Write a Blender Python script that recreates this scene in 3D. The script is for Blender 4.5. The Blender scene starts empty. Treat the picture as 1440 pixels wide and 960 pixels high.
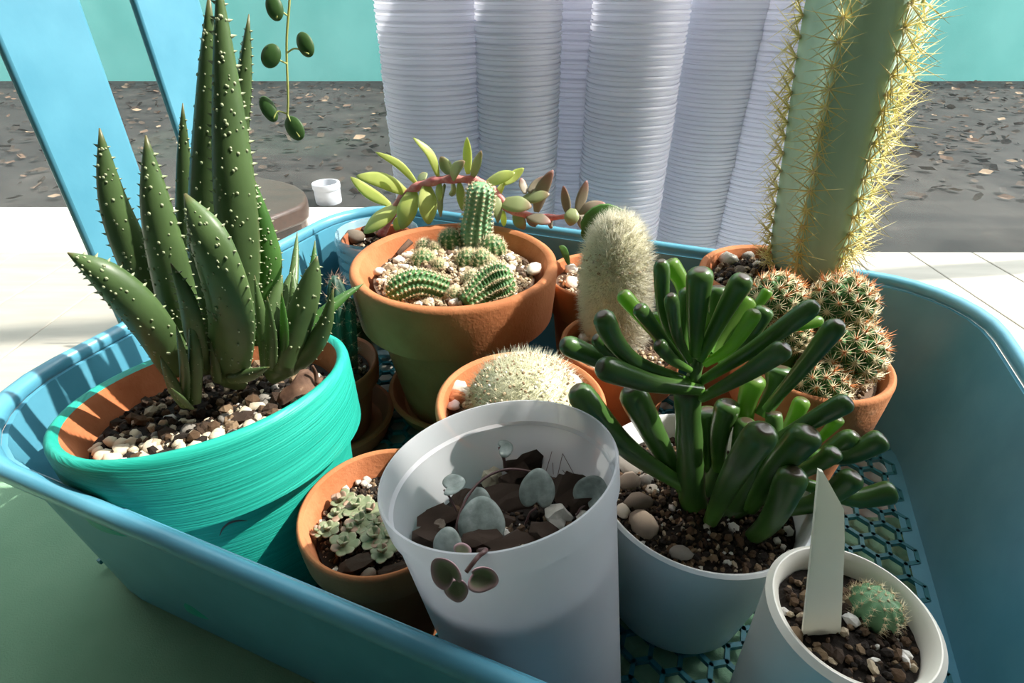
import bpy, bmesh, math, random
import numpy as np
from mathutils import Vector, Matrix, Quaternion, noise as mnoise

random.seed(7)
RNG = np.random.default_rng(7)
R_ = math.radians
scene = bpy.context.scene
COL = scene.collection

# ------------------------------------------------------------------ camera
PITCH, FPX, CAMZ = R_(33.0), 764.0, 0.335
cam_d = bpy.data.cameras.new('camera')
cam_d.sensor_fit = 'HORIZONTAL'
cam_d.sensor_width = 36.0
cam_d.lens = 36.0 * FPX / 1440.0
cam_d.clip_start = 0.005
cam_d.clip_end = 100
cam = bpy.data.objects.new('camera', cam_d)
COL.objects.link(cam)
cam.location = (0, 0, CAMZ)
cam.rotation_euler = (math.pi / 2 - PITCH, 0, 0)
scene.camera = cam

# ------------------------------------------------------------------ sky, sun, exposure
world = bpy.data.worlds.new('world')
scene.world = world
world.use_nodes = True
wn = world.node_tree.nodes
wl = world.node_tree.links
sky = wn.new('ShaderNodeTexSky')
sky.sky_type = 'NISHITA'
sky.sun_disc = False
sky.sun_elevation = R_(50)
sky.sun_rotation = R_(70)
hs = wn.new('ShaderNodeHueSaturation')
hs.inputs['Saturation'].default_value = 0.05
wl.new(sky.outputs[0], hs.inputs['Color'])
wl.new(hs.outputs[0], wn['Background'].inputs[0])
wn['Background'].inputs[1].default_value = 0.88
SUN_AZ, SUN_EL = R_(82), R_(48)          # to the right of straight ahead, above the horizon
sd = Vector((math.sin(SUN_AZ) * math.cos(SUN_EL), math.cos(SUN_AZ) * math.cos(SUN_EL), math.sin(SUN_EL)))
sun_d = bpy.data.lights.new('sun', 'SUN')
sun_d.energy = 9.0
sun_d.angle = R_(0.6)
sun_d.color = (1.0, 0.95, 0.86)
sun = bpy.data.objects.new('sun', sun_d)
COL.objects.link(sun)
sun.location = sd * 5
sun.rotation_euler = sd.to_track_quat('Z', 'Y').to_euler()
scene.view_settings.view_transform = 'Standard'
scene.view_settings.look = 'None'
scene.view_settings.gamma = 1
scene.view_settings.use_curve_mapping = False
scene.view_settings.exposure = 0.0

# ------------------------------------------------------------------ helpers: placing
CP, SP = math.cos(PITCH), math.sin(PITCH)
CAM = np.array([0, 0, CAMZ])


def ray(px, py):
    u = (480.0 - py) / FPX
    return np.array([(px - 720.0) / FPX, CP + u * SP, -SP + u * CP])


def W(px, py, Y):
    r = ray(px, py)
    return CAM + r * (Y / r[1])


def Wz(px, py, Z):
    r = ray(px, py)
    return CAM + r * ((Z - CAMZ) / r[2])


def depth(p):
    q = np.asarray(p) - CAM
    return q[1] * CP - q[2] * SP


def unit(v):
    v = np.asarray(v, float)
    return v / max(np.linalg.norm(v), 1e-12)


# ------------------------------------------------------------------ helpers: materials
def mat(name, c1, c2=None, scale=60.0, rough=0.6, bump=0.0, bscale=None, spec=0.4, sss=0.0, sssr=(.004, .004, .002),
        transl=0.0, tcol=None, tip=None, tip0=0.85, stretch=None, c3=None, transp=0.0, rnd=None, coat=0.0, detail=4.0,
        ramp=(0.35, 0.65), basecol=None, sheen=0.0):
    m = bpy.data.materials.new(name)
    m.use_nodes = True
    nt = m.node_tree
    N, L = nt.nodes, nt.links
    b = N['Principled BSDF']
    out = N['Material Output']
    tc = N.new('ShaderNodeTexCoord')
    src = tc.outputs['Object']
    if stretch:
        mp = N.new('ShaderNodeMapping')
        mp.inputs['Scale'].default_value = stretch
        L.new(src, mp.inputs[0])
        src = mp.outputs[0]
    c2 = c2 or c1
    nz = N.new('ShaderNodeTexNoise')
    nz.inputs['Scale'].default_value = scale
    nz.inputs['Detail'].default_value = detail
    L.new(src, nz.inputs['Vector'])
    cr = N.new('ShaderNodeValToRGB')
    cr.color_ramp.elements[0].position = ramp[0]
    cr.color_ramp.elements[1].position = ramp[1]
    cr.color_ramp.elements[0].color = (*c1, 1)
    cr.color_ramp.elements[1].color = (*c2, 1)
    if c3:
        e = cr.color_ramp.elements.new(min(ramp[1] + 0.12, 0.99))
        e.color = (*c3, 1)
    L.new(nz.outputs[0], cr.inputs[0])
    col = cr.outputs[0]
    if rnd:            # list of colours picked by the random value stored on each grain
        at = N.new('ShaderNodeAttribute')
        at.attribute_name = 'rnd'
        rr = N.new('ShaderNodeValToRGB')
        rr.color_ramp.interpolation = 'CONSTANT'
        els = rr.color_ramp.elements
        els[0].position = rnd[0][0]
        els[0].color = (*rnd[0][1], 1)
        els[1].position = rnd[1][0]
        els[1].color = (*rnd[1][1], 1)
        for p, c in rnd[2:]:
            e = els.new(p)
            e.color = (*c, 1)
        L.new(at.outputs['Fac'], rr.inputs[0])
        mx = N.new('ShaderNodeMix')
        mx.data_type = 'RGBA'
        mx.blend_type = 'MULTIPLY'
        mx.inputs[0].default_value = 0.5
        L.new(rr.outputs[0], mx.inputs[6])
        L.new(nz.outputs[0], mx.inputs[7])
        col = mx.outputs[2]
    for att_col, lo, hi in ((tip, tip0, 1.0), (basecol, 0.25, 0.0)):
        if att_col:
            at = N.new('ShaderNodeAttribute')
            at.attribute_name = 't'
            mr = N.new('ShaderNodeMapRange')
            mr.inputs[1].default_value = lo
            mr.inputs[2].default_value = hi
            L.new(at.outputs['Fac'], mr.inputs[0])
            mx = N.new('ShaderNodeMix')
            mx.data_type = 'RGBA'
            L.new(mr.outputs[0], mx.inputs[0])
            L.new(col, mx.inputs[6])
            mx.inputs[7].default_value = (*att_col, 1)
            col = mx.outputs[2]
    L.new(col, b.inputs['Base Color'])
    b.inputs['Roughness'].default_value = rough
    b.inputs['Specular IOR Level'].default_value = spec
    b.inputs['Coat Weight'].default_value = coat
    if sheen:
        b.inputs['Sheen Weight'].default_value = sheen
    if sss:
        b.inputs['Subsurface Weight'].default_value = sss
        b.inputs['Subsurface Radius'].default_value = sssr
        b.inputs['Subsurface Scale'].default_value = 1.0
    nrm = None
    if bump:
        n2 = N.new('ShaderNodeTexNoise')
        n2.inputs['Scale'].default_value = bscale or scale * 3
        n2.inputs['Detail'].default_value = 4
        L.new(src, n2.inputs['Vector'])
        bp = N.new('ShaderNodeBump')
        bp.inputs['Strength'].default_value = bump
        bp.inputs['Distance'].default_value = 0.001
        L.new(n2.outputs[0], bp.inputs['Height'])
        L.new(bp.outputs[0], b.inputs['Normal'])
        nrm = bp.outputs[0]
    sh = b.outputs[0]
    if transl:
        tr = N.new('ShaderNodeBsdfTranslucent')
        if tcol:
            tr.inputs[0].default_value = (*tcol, 1)
        else:
            L.new(col, tr.inputs[0])
        ms = N.new('ShaderNodeMixShader')
        ms.inputs[0].default_value = transl
        L.new(sh, ms.inputs[1])
        L.new(tr.outputs[0], ms.inputs[2])
        sh = ms.outputs[0]
    if transp:
        tr = N.new('ShaderNodeBsdfTransparent')
        ms = N.new('ShaderNodeMixShader')
        ms.inputs[0].default_value = transp
        L.new(sh, ms.inputs[1])
        L.new(tr.outputs[0], ms.inputs[2])
        sh = ms.outputs[0]
    L.new(sh, out.inputs[0])
    return m


# ------------------------------------------------------------------ helpers: objects
def setp(o, label=None, cat=None, group=None, kind=None):
    if label:
        o['label'] = label
    if cat:
        o['category'] = cat
    if group:
        o['group'] = group
    if kind:
        o['kind'] = kind
    return o


def thing(name, loc, label, cat, group=None):
    o = bpy.data.objects.new(name, None)
    o.empty_display_size = 0.01
    COL.objects.link(o)
    o.location = tuple(loc)
    return setp(o, label, cat, group)


def wloc(o):
    v = Vector((0, 0, 0))
    while o is not None:
        v += o.location
        o = o.parent
    return np.array(v)


class MB:
    """collects shapes given in world coordinates, becomes ONE mesh object"""

    def __init__(self):
        self.v, self.f, self.t, self.r, self.n = [], [], [], [], 0

    def add(self, V, F, t=None, r=0.0):
        V = np.asarray(V, float)
        k = self.n
        self.v.append(V)
        self.t.append(np.zeros(len(V)) if t is None else np.broadcast_to(np.asarray(t, float), (len(V),)))
        self.r.append(np.broadcast_to(np.asarray(r, float), (len(V),)))
        self.f.extend([tuple(i + k for i in f) for f in F])
        self.n += len(V)
        return self

    def mesh(self, name, m, org=(0, 0, 0), smooth=True, angle=None):
        V = np.concatenate(self.v) - np.asarray(org)
        me = bpy.data.meshes.new(name)
        me.from_pydata(V.tolist(), [], self.f)
        me.update()
        me.shade_smooth() if smooth else me.shade_flat()
        if smooth and angle:
            me.set_sharp_from_angle(angle=R_(angle))
        for nm, arr in (('t', self.t), ('rnd', self.r)):
            a = me.attributes.new(nm, 'FLOAT', 'POINT')
            a.data.foreach_set('value', np.concatenate(arr).astype(np.float32))
        me.materials.append(m)
        return me

    def build(self, name, m, parent=None, loc=None, smooth=True, angle=None, label=None, cat=None, group=None, kind=None):
        org = wloc(parent) if parent is not None else np.asarray(loc if loc is not None else (0, 0, 0), float)
        o = bpy.data.objects.new(name, self.mesh(name, m, org, smooth, angle))
        COL.objects.link(o)
        if parent is not None:
            o.parent = parent
        else:
            o.location = tuple(org)
        return setp(o, label, cat, group, kind)


def frame_from(nz, hint=(1, 0, 0)):
    nz = unit(nz)
    x = np.asarray(hint, float)
    x = unit(x - nz * x.dot(nz))
    return np.stack([x, np.cross(nz, x), nz], 1)      # columns


def lathe(mb, prof, n=64, org=(0, 0, 0), B=None, close=False, t=None):
    """prof: list of (radius, height) from outside bottom, over the lip, to the inside"""
    B = np.eye(3) if B is None else B
    a = np.linspace(0, 2 * math.pi, n, endpoint=False)
    V, F, T = [], [], []
    k = len(prof)
    for i, (r, h) in enumerate(prof):
        P = np.stack([r * np.cos(a), r * np.sin(a), np.full(n, h)], 1)
        V.append(P @ B.T + np.asarray(org))
        T.append(np.full(n, i / (k - 1)))
    for i in range(k - 1):
        for j in range(n):
            j2 = (j + 1) % n
            F.append((i * n + j, i * n + j2, (i + 1) * n + j2, (i + 1) * n + j))
    if close:
        F.append(tuple(range(n))[::-1])
        F.append(tuple((k - 1) * n + j for j in range(n)))
    mb.add(np.concatenate(V), F, np.concatenate(T))
    return mb


def bez(pts, n):
    """smooth curve through points (Catmull-Rom)"""
    P = [np.asarray(p, float) for p in pts]
    if len(P) == 2:
        s = np.linspace(0, 1, n)[:, None]
        return P[0] * (1 - s) + P[1] * s
    P = [2 * P[0] - P[1]] + P + [2 * P[-1] - P[-2]]
    out = []
    m = len(P) - 3
    for s in np.linspace(0, m, n):
        i = min(int(s), m - 1)
        u = s - i
        a, b, c, d = P[i:i + 4]
        out.append(0.5 * (2 * b + (c - a) * u + (2 * a - 5 * b + 4 * c - d) * u * u + (3 * b - a - 3 * c + d) * u ** 3))
    return np.array(out)


def sweep(mb, C, Wd, Th, N, nc=10, cup=0.0, cap=True, r=0.0):
    """cross-sections of half width Wd and half thickness Th along centreline C, face towards N"""
    C = np.asarray(C)
    n = len(C)
    T = np.gradient(C, axis=0)
    T /= np.linalg.norm(T, axis=1)[:, None] + 1e-12
    a = np.linspace(0, 2 * math.pi, nc, endpoint=False)
    V, F, tt = [], [], []
    N = np.asarray(N, float)
    pn = None
    sides, norms = [], []
    for i in range(n):
        nn = N - T[i] * N.dot(T[i])
        if np.linalg.norm(nn) < 1e-3:
            nn = pn if pn is not None else np.cross(T[i], [1, 0, 0.3])
        nn = unit(nn)
        pn = nn
        s = np.cross(T[i], nn)
        c, q = np.cos(a), np.sin(a)
        h = np.where(q > 0, q * (1 - cup), q) * Th[i]
        h = h + cup * Wd[i] * 0.6 * (c * c)
        V.append(C[i] + np.outer(c * Wd[i], s) + np.outer(h, nn))
        tt.append(np.full(nc, i / (n - 1)))
        sides.append(s)
        norms.append(nn)
    for i in range(n - 1):
        for j in range(nc):
            j2 = (j + 1) % nc
            F.append((i * nc + j, i * nc + j2, (i + 1) * nc + j2, (i + 1) * nc + j))
    if cap:
        F.append(tuple(range(nc))[::-1])
        F.append(tuple((n - 1) * nc + j for j in range(nc)))
    mb.add(np.concatenate(V), F, np.concatenate(tt), r)
    return np.array(sides), np.array(norms), T


def needles(mb, P, D, Ln, rad, r=0.0, t=0.0):
    """thin three-sided spikes from P along D"""
    P = np.asarray(P, float)
    D = np.asarray(D, float)
    D = D / (np.linalg.norm(D, axis=1)[:, None] + 1e-12)
    n = len(P)
    Ln = np.broadcast_to(np.asarray(Ln, float), (n,))
    rad = np.broadcast_to(np.asarray(rad, float), (n,))
    h = np.tile(np.array([0.31, 0.2, 0.93]), (n, 1))
    A = np.cross(D, h)
    A /= np.linalg.norm(A, axis=1)[:, None] + 1e-9
    Bv = np.cross(D, A)
    V = np.empty((n, 4, 3))
    for k in range(3):
        an = 2 * math.pi * k / 3
        V[:, k] = P + (A * math.cos(an) + Bv * math.sin(an)) * rad[:, None]
    V[:, 3] = P + D * Ln[:, None]
    idx = np.arange(n)[:, None] * 4
    F = np.concatenate([idx + np.array([[0, 1, 3]]), idx + np.array([[1, 2, 3]]), idx + np.array([[2, 0, 3]])]).tolist()
    tv = np.tile(np.array([0, 0, 0, 1.0]), n) if t is None else t
    mb.add(V.reshape(-1, 3), F, tv, np.repeat(np.broadcast_to(np.asarray(r, float), (n,)), 4))
    return mb


_ico = {}


def ico(sub):
    if sub not in _ico:
        bm = bmesh.new()
        bmesh.ops.create_icosphere(bm, subdivisions=sub, radius=1.0)
        bm.verts.ensure_lookup_table()
        _ico[sub] = (np.array([v.co[:] for v in bm.verts]), [tuple(v.index for v in f.verts) for f in bm.faces])
        bm.free()
    return _ico[sub]


def blob(mb, c, s, sub=2, rough=0.25, seed=0, B=None, t=0.0, r=0.0, freq=1.4, block=0.0):
    V, F = ico(sub)
    V = V.copy()
    o = Vector((seed * 3.71, seed * 1.93, seed * 0.77))
    k = np.array([1 + rough * mnoise.noise(Vector(v) * freq + o) + rough * 0.4 * mnoise.noise(Vector(v) * freq * 2.7 + o) for v in V])
    if block:
        m = np.abs(V).max(1)
        k = k * (1 - block + block / m * 0.8)
    V = V * k[:, None] * np.asarray(s)
    if B is not None:
        V = V @ B.T
    mb.add(V + np.asarray(c), F, t, r)
    return mb


def rot_rand(rng=random):
    q = Quaternion((rng.gauss(0, 1), rng.gauss(0, 1), rng.gauss(0, 1), rng.gauss(0, 1)))
    q.normalize()
    return np.array(q.to_matrix())


def box(mb, lo, hi, B=None, org=(0, 0, 0), r=0.0):
    lo, hi = np.asarray(lo, float), np.asarray(hi, float)
    V = np.array([[(lo, hi)[i][0], (lo, hi)[j][1], (lo, hi)[k][2]] for i in (0, 1) for j in (0, 1) for k in (0, 1)])
    if B is not None:
        V = V @ B.T
    F = [(0, 1, 3, 2), (4, 6, 7, 5), (0, 4, 5, 1), (2, 3, 7, 6), (0, 2, 6, 4), (1, 5, 7, 3)]
    mb.add(V + np.asarray(org), F, 0, r)
    return mb


def bevel(o, w, seg=2):
    md = o.modifiers.new('bevel', 'BEVEL')
    md.width = w
    md.segments = seg
    md.limit_method = 'ANGLE'
    return o


# ------------------------------------------------------------------ materials
M = {}
M['table'] = mat('cream_paint', (.37, .345, .295), (.43, .40, .345), 8, .5, .15, 60, stretch=(1, 8, 1))
M['cloth'] = mat('sage_cloth', (.20, .37, .235), (.25, .43, .28), 14, .9, .4, 900)
M['wallteal'] = mat('teal_render', (.10, .40, .36), (.14, .47, .43), 3, .9, .3, 40)
M['room'] = mat('dim_shell_paint', (.22, .22, .21), (.26, .25, .24), 2, .9)
M['floorwood'] = mat('dark_floor', (.10, .07, .05), (.15, .10, .07), 5, .6, stretch=(1, 9, 1))
M['shade_ground'] = mat('shade_dark_ground', (.006, .0055, .005), (.028, .025, .022), 9, .95, .8, 50, c3=(.06, .05, .042), detail=8)  # dark colour stands in for the shade over the ground
M['sun_ground'] = mat('sun_pale_ground', (.55, .50, .44), (.72, .68, .62), 12, .9, .4, 90)  # pale colour stands in for a sunlit patch of ground
M['litter'] = mat('dry_leaves', (.3, .24, .17), (.5, .4, .28), 30, .9, rnd=[(0, (.03, .025, .02)), (.45, (.07, .05, .035)), (.75, (.16, .10, .065)), (.93, (.36, .26, .17))])
M['bench'] = mat('brown_stain', (.045, .020, .012), (.075, .036, .022), 20, .4, .25, 60, stretch=(1, 9, 9), coat=.2)
M['pvc'] = mat('white_plastic', (.5, .52, .56), (.56, .58, .62), 20, .45)
M['bluep'] = mat('blue_plastic', (.075, .27, .375), (.095, .31, .42), 30, .33, .05, 300, spec=.5)
M['bluef'] = mat('blue_plastic_grid', (.02, .15, .19), (.03, .19, .23), 30, .4)
M['terra'] = mat('terracotta', (.36, .128, .050), (.46, .185, .078), 26, .82, .35, 420, c3=(.56, .29, .16), spec=.25, detail=7)
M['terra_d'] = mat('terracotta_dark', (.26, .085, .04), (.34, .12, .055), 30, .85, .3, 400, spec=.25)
M['terra_in'] = mat('terracotta_inside', (.42, .14, .055), (.53, .20, .09), 40, .9, .4, 380, spec=.2, c3=(.25, .09, .04))
M['teal'] = mat('turquoise_paint', (.012, .31, .235), (.022, .39, .30), 34, .45, .6, 60, stretch=(.3, .3, 16), spec=.35)
M['clear'] = mat('frosted_clear_plastic', (.60, .61, .64), (.66, .67, .70), 30, .32, .12, 130, transl=.5, tcol=(.72, .73, .76), transp=.27, spec=.5)
M['cups'] = mat('milky_plastic', (.84, .84, .90), (.88, .88, .93), 10, .3, transl=.6, tcol=(.93, .93, .97), spec=.5)
M['white'] = mat('white_glaze', (.74, .76, .76), (.80, .82, .82), 20, .3, .06, 140, spec=.5)
M['cream'] = mat('cream_ceramic', (.78, .75, .66), (.84, .81, .73), 30, .35, .1, 100, c3=(.7, .66, .55), spec=.5)
M['tag'] = mat('ivory_plastic', (.78, .76, .68), (.82, .80, .73), 20, .45, transl=.4, tcol=(.85, .83, .74))
M['glass'] = mat('jar_glass', (.35, .52, .60), (.4, .58, .66), 20, .12, spec=.6, transp=.55)
M['greenpot'] = mat('green_plastic', (.02, .08, .03), (.03, .10, .04), 20, .45)
SOILC = [(0, (.018, .012, .008)), (.34, (.05, .03, .018)), (.6, (.11, .065, .035)), (.78, (.25, .17, .10)), (.9, (.55, .45, .32)), (.965, (.85, .82, .76))]
M['soil'] = mat('potting_soil', (.02, .014, .01), (.06, .04, .025), 90, .95, 1, 300, rnd=SOILC)
GRITC = [(0, (.13, .08, .05)), (.2, (.32, .22, .13)), (.45, (.55, .42, .26)), (.7, (.72, .6, .42)), (.88, (.9, .85, .75))]
M['grit'] = mat('sandy_grit', (.2, .15, .1), (.5, .4, .28), 90, .9, 1, 300, rnd=GRITC)
M['pebble'] = mat('cream_stone', (.60, .52, .37), (.74, .67, .52), 120, .8, .5, 500, c3=(.36, .30, .20))
M['pebble_g'] = mat('grey_stone', (.20, .19, .17), (.34, .31, .27), 120, .75, .5, 500)
M['pebble_b'] = mat('brown_stone', (.13, .10, .075), (.25, .20, .15), 120, .7, .5, 500)
M['pink'] = mat('pink_quartz', (.62, .38, .34), (.82, .68, .62), 70, .7, .5, 300, c3=(.9, .85, .8))
M['pale'] = mat('pale_stone', (.70, .60, .48), (.85, .78, .68), 90, .8, .5, 400)
M['bark'] = mat('bark', (.035, .02, .013), (.14, .085, .055), 160, .9, 1.0, 420, c3=(.32, .22, .15), stretch=(1, 3, 1), detail=8)
M['dryleaf'] = mat('dry_leaf', (.07, .035, .022), (.16, .09, .055), 120, .8, .5, 200, c3=(.5, .36, .24))
M['perlite'] = mat('perlite', (.78, .73, .62), (.88, .84, .76), 200, .9, .8, 700)
M['aloe'] = mat('aloe_green', (.062, .108, .038), (.095, .160, .055), 28, .42, .12, 200, spec=.45, transl=.10, tcol=(.16, .36, .06), tip=(.13, .11, .04), tip0=.93, c3=(.135, .20, .075))
M['aloe_y'] = mat('aloe_bright', (.05, .13, .03), (.09, .21, .05), 30, .42, .1, 200, spec=.45, transl=.25, tcol=(.25, .55, .05), tip=(.16, .14, .05), tip0=.92)
M['teeth'] = mat('pale_teeth', (.32, .38, .21), (.46, .50, .32), 50, .5, transl=.2)
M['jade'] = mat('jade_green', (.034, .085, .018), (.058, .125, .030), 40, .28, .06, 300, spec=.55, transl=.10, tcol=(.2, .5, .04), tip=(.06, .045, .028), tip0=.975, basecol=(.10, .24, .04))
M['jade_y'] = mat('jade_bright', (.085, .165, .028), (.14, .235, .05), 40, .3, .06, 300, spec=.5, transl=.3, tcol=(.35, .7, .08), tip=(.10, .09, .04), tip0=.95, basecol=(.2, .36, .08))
M['jadetrunk'] = mat('jade_trunk', (.05, .12, .03), (.09, .17, .05), 60, .45, .3, 200)
M['sedum_y'] = mat('sedum_yellow', (.42, .50, .12), (.55, .60, .20), 30, .38, .05, 200, transl=.35, tcol=(.70, .78, .20), tip=(.30, .34, .10), tip0=.75, sheen=.1)
M['sedum_g'] = mat('sedum_grey_green', (.24, .30, .13), (.36, .40, .20), 30, .4, .05, 200, transl=.25, tcol=(.5, .5, .2), tip=(.30, .19, .13), tip0=.7)
M['sedum_d'] = mat('sedum_dusky', (.20, .19, .13), (.30, .25, .18), 30, .42, .05, 200, transl=.2, tcol=(.5, .35, .2), tip=(.32, .15, .13), tip0=.6)
M['pinkstem'] = mat('pink_stem', (.55, .14, .14), (.68, .30, .26), 200, .5, .4, 300, transl=.1)
M['cactus'] = mat('cactus_green', (.035, .12, .03), (.07, .19, .055), 50, .5, .2, 300, spec=.35)
M['cactus_b'] = mat('cactus_pale', (.11, .25, .12), (.17, .33, .17), 50, .5, .2, 300, spec=.35, basecol=(.26, .34, .2))
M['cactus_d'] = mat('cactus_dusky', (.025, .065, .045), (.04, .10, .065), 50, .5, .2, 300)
M['column'] = mat('blue_green_skin', (.42, .62, .50), (.50, .70, .58), 14, .5, .12, 200, c3=(.13, .33, .15), sss=.0)
M['hairbody'] = mat('woolly_body', (.50, .50, .34), (.60, .60, .44), 40, .7)
M['hair'] = mat('white_hair', (.90, .88, .76), (.95, .93, .84), 20, .6, transl=.45, tcol=(.95, .92, .72))
M['hair_g'] = mat('grey_hair', (.72, .72, .55), (.85, .84, .70), 20, .6, transl=.4, tcol=(.9, .88, .65))
M['spine_c'] = mat('cream_spines', (.80, .68, .42), (.88, .78, .55), 20, .5, transl=.3)
M['spine_t'] = mat('tan_spines', (.62, .47, .28), (.75, .6, .38), 20, .5, transl=.25)
M['spine_y'] = mat('yellow_spines', (.90, .80, .34), (.95, .88, .50), 20, .45, transl=.35, tcol=(.95, .85, .4))
M['spine_o'] = mat('orange_spines', (.62, .20, .05), (.72, .28, .07), 20, .45, transl=.3)
M['spine_b'] = mat('brown_spines', (.36, .24, .17), (.5, .36, .27), 20, .5)
M['heart'] = mat('silver_leaf', (.20, .245, .22), (.35, .40, .375), 230, .5, .15, 500, c3=(.52, .56, .545), transl=.12, tcol=(.4, .5, .35))
M['heart_p'] = mat('purple_leaf', (.20, .22, .12), (.28, .27, .18), 90, .5, .1, 400, tip=(.55, .32, .36), tip0=.62, transl=.15)
M['vine'] = mat('purple_vine', (.09, .045, .045), (.14, .075, .07), 60, .5)
M['ros'] = mat('rosette_leaf', (.17, .205, .115), (.27, .305, .18), 120, .5, .15, 400, c3=(.36, .39, .25), transl=.12, tcol=(.5, .6, .25), tip=(.33, .28, .20), tip0=.85)
M['ros_r'] = mat('rosette_leaf_rosy', (.26, .17, .12), (.34, .24, .17), 120, .55, .15, 400)
M['penny'] = mat('round_dark_leaf', (.035, .085, .02), (.05, .115, .03), 60, .45, transl=.25, tcol=(.15, .3, .03))
M['pennystem'] = mat('yellow_green_stem', (.35, .38, .10), (.42, .44, .14), 60, .5)
M['pane'] = None


def pane_mat():
    m = bpy.data.materials.new('dusty_pane')
    m.use_nodes = True
    N, L = m.node_tree.nodes, m.node_tree.links
    N.remove(N['Principled BSDF'])
    tr = N.new('ShaderNodeBsdfTransparent')
    tr.inputs[0].default_value = (.94, .95, .95, 1)
    gl = N.new('ShaderNodeBsdfGlossy')
    gl.inputs['Roughness'].default_value = .05
    df = N.new('ShaderNodeBsdfTranslucent')
    df.inputs[0].default_value = (.7, .7, .7, 1)
    a = N.new('ShaderNodeMixShader')
    a.inputs[0].default_value = .03
    L.new(tr.outputs[0], a.inputs[1])
    L.new(gl.outputs[0], a.inputs[2])
    nz = N.new('ShaderNodeTexNoise')
    nz.inputs['Scale'].default_value = 14
    nz.inputs['Detail'].default_value = 8
    mr = N.new('ShaderNodeMapRange')
    mr.inputs[1].default_value = .35
    mr.inputs[2].default_value = .75
    mr.inputs[3].default_value = .015
    mr.inputs[4].default_value = .06
    L.new(nz.outputs[0], mr.inputs[0])
    b = N.new('ShaderNodeMixShader')
    L.new(mr.outputs[0], b.inputs[0])
    L.new(a.outputs[0], b.inputs[1])
    L.new(df.outputs[0], b.inputs[2])
    L.new(b.outputs[0], N['Material Output'].inputs[0])
    return m


M['pane'] = pane_mat()

# ------------------------------------------------------------------ setting
GZ = -0.12         # ground outside


def slab(name, lo, hi, m, label, parent=None, kind='structure'):
    mb = MB()
    box(mb, lo, hi)
    o = mb.build(name, m, parent, loc=None if parent else (np.asarray(lo) + np.asarray(hi)) / 2 * [1, 1, 0] + [0, 0, lo[2]], smooth=False)
    if parent is None:
        setp(o, label, kind=kind)
    return o


slab('floor', (-1.5, -1.6, -.80), (1.5, .86, -.75), M['floorwood'], 'dark wooden floor of the sunroom under the table')
slab('shade_ceiling', (-1.5, -1.6, 2.40), (1.1, .90, 2.47), M['room'], 'unseen dim overhead slab added to block sky light')  # unseen, added overhead to keep sky light off the table
slab('shade_wall_left', (-1.56, -1.6, -.75), (-1.5, .86, 2.40), M['room'], 'unseen dim wall added on the left to block light')  # unseen left side of the added light-blocking shell
slab('shade_wall_rear', (-1.5, -1.66, -.75), (1.5, -1.6, 2.40), M['room'], 'unseen dim wall added behind the viewer to block light')  # unseen back of the added shell, darkens fronts facing the viewer
slab('shade_wall_right', (1.1, -1.6, -.75), (1.16, .337, 2.40), M['room'], 'unseen dim wall added on the right to shade the foreground')  # unseen sun blocker, added; its end sets where foreground shade begins
slab('wall_sill', (-1.5, .80, -.75), (1.5, .86, GZ - .02), M['room'], 'low wall under the tall window')
slab('ground', (-9, .86, GZ - .10), (9, 3.55, GZ), M['shade_ground'], 'leaf-strewn ground outside the window, coloured dark for shade')
slab('sun_patch_strip', (-9, .90, GZ), (-.30, 1.30, GZ + .004), M['sun_ground'], 'pale ground strip outside the window, coloured as a sunlit patch')
slab('garden_wall', (-9, 3.5, GZ), (9, 3.62, 2.2), M['wallteal'], 'teal rendered garden wall beyond the dark ground')
# tall window: panes and slim frame
win = thing('window_1', (0, .83, GZ), 'tall window of dusty glass behind the plants', None)
win['kind'] = 'structure'
for x0, x1 in ((-1.5, 1.5),):
    mb = MB()
    box(mb, (x0, .828, GZ), (x1, .832, 2.40))
    mb.build('pane', M['pane'], win, smooth=False)
for x in (-1.48, 1.48):
    mb = MB()
    box(mb, (x - .02, .81, GZ), (x + .02, .85, 2.40))
    mb.build('mullion', M['table'], win, smooth=False)

# leaf litter on the ground outside: nobody could count it
mb = MB()
n = 2800
xs = RNG.uniform(-2.6, 2.8, n)
ys = RNG.uniform(1.36, 3.4, n)
for i in range(n):
    s = random.uniform(.008, .026)
    B = np.array(Matrix.Rotation(random.uniform(0, 6.28), 3, 'Z') @ Matrix.Rotation(random.gauss(0, .5), 3, 'X'))
    V = np.array([[-1, 0, 0], [-.3, .5, .15], [.4, .45, .1], [1, 0, .25], [.4, -.45, .1], [-.3, -.5, .15], [0, 0, -.05]]) * s
    mb.add(V @ B.T + [xs[i], ys[i], GZ + s * .35], [(6, i2, (i2 + 1) % 6) for i2 in range(6)], 0, random.random())
mb.build('leaf_litter', M['litter'], loc=(0, 2, GZ), smooth=False, label='dry leaves scattered over the dark ground outside', cat='leaf litter', kind='stuff')

# table of cream planks
TZ = -0.006
tab = thing('plant_table', (0, .25, -.75), 'wide low table of cream painted planks under the basket', 'table')
px0 = -1.15
wds = .098
k = 0
x = px0
pm = MB()
box(pm, (0, 0, 0), (wds - .002, 1.18, .022))
pme = pm.mesh('plank', M['table'], (0, 0, 0), smooth=False)
while x < .97:
    o = bpy.data.objects.new('plank', pme)
    COL.objects.link(o)
    o.parent = tab
    o.location = Vector((x, -.40, TZ - .022 + random.uniform(-.0006, 0))) - tab.location
    bevel(o, .0015, 2)
    x += wds
for lx, ly in ((-1.08, -.34), (1.00, -.34), (-1.08, .72), (1.00, .72)):
    mb = MB()
    box(mb, (lx - .03, ly - .03, -.75), (lx + .03, ly + .03, TZ - .022))
    mb.build('leg', M['table'], tab, smooth=False)
mb = MB()
for y in (-.33, .70):
    box(mb, (-1.06, y - .012, TZ - .10), (1.02, y + .012, TZ - .0235))
mb.build('apron', M['table'], tab, smooth=False)

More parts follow.
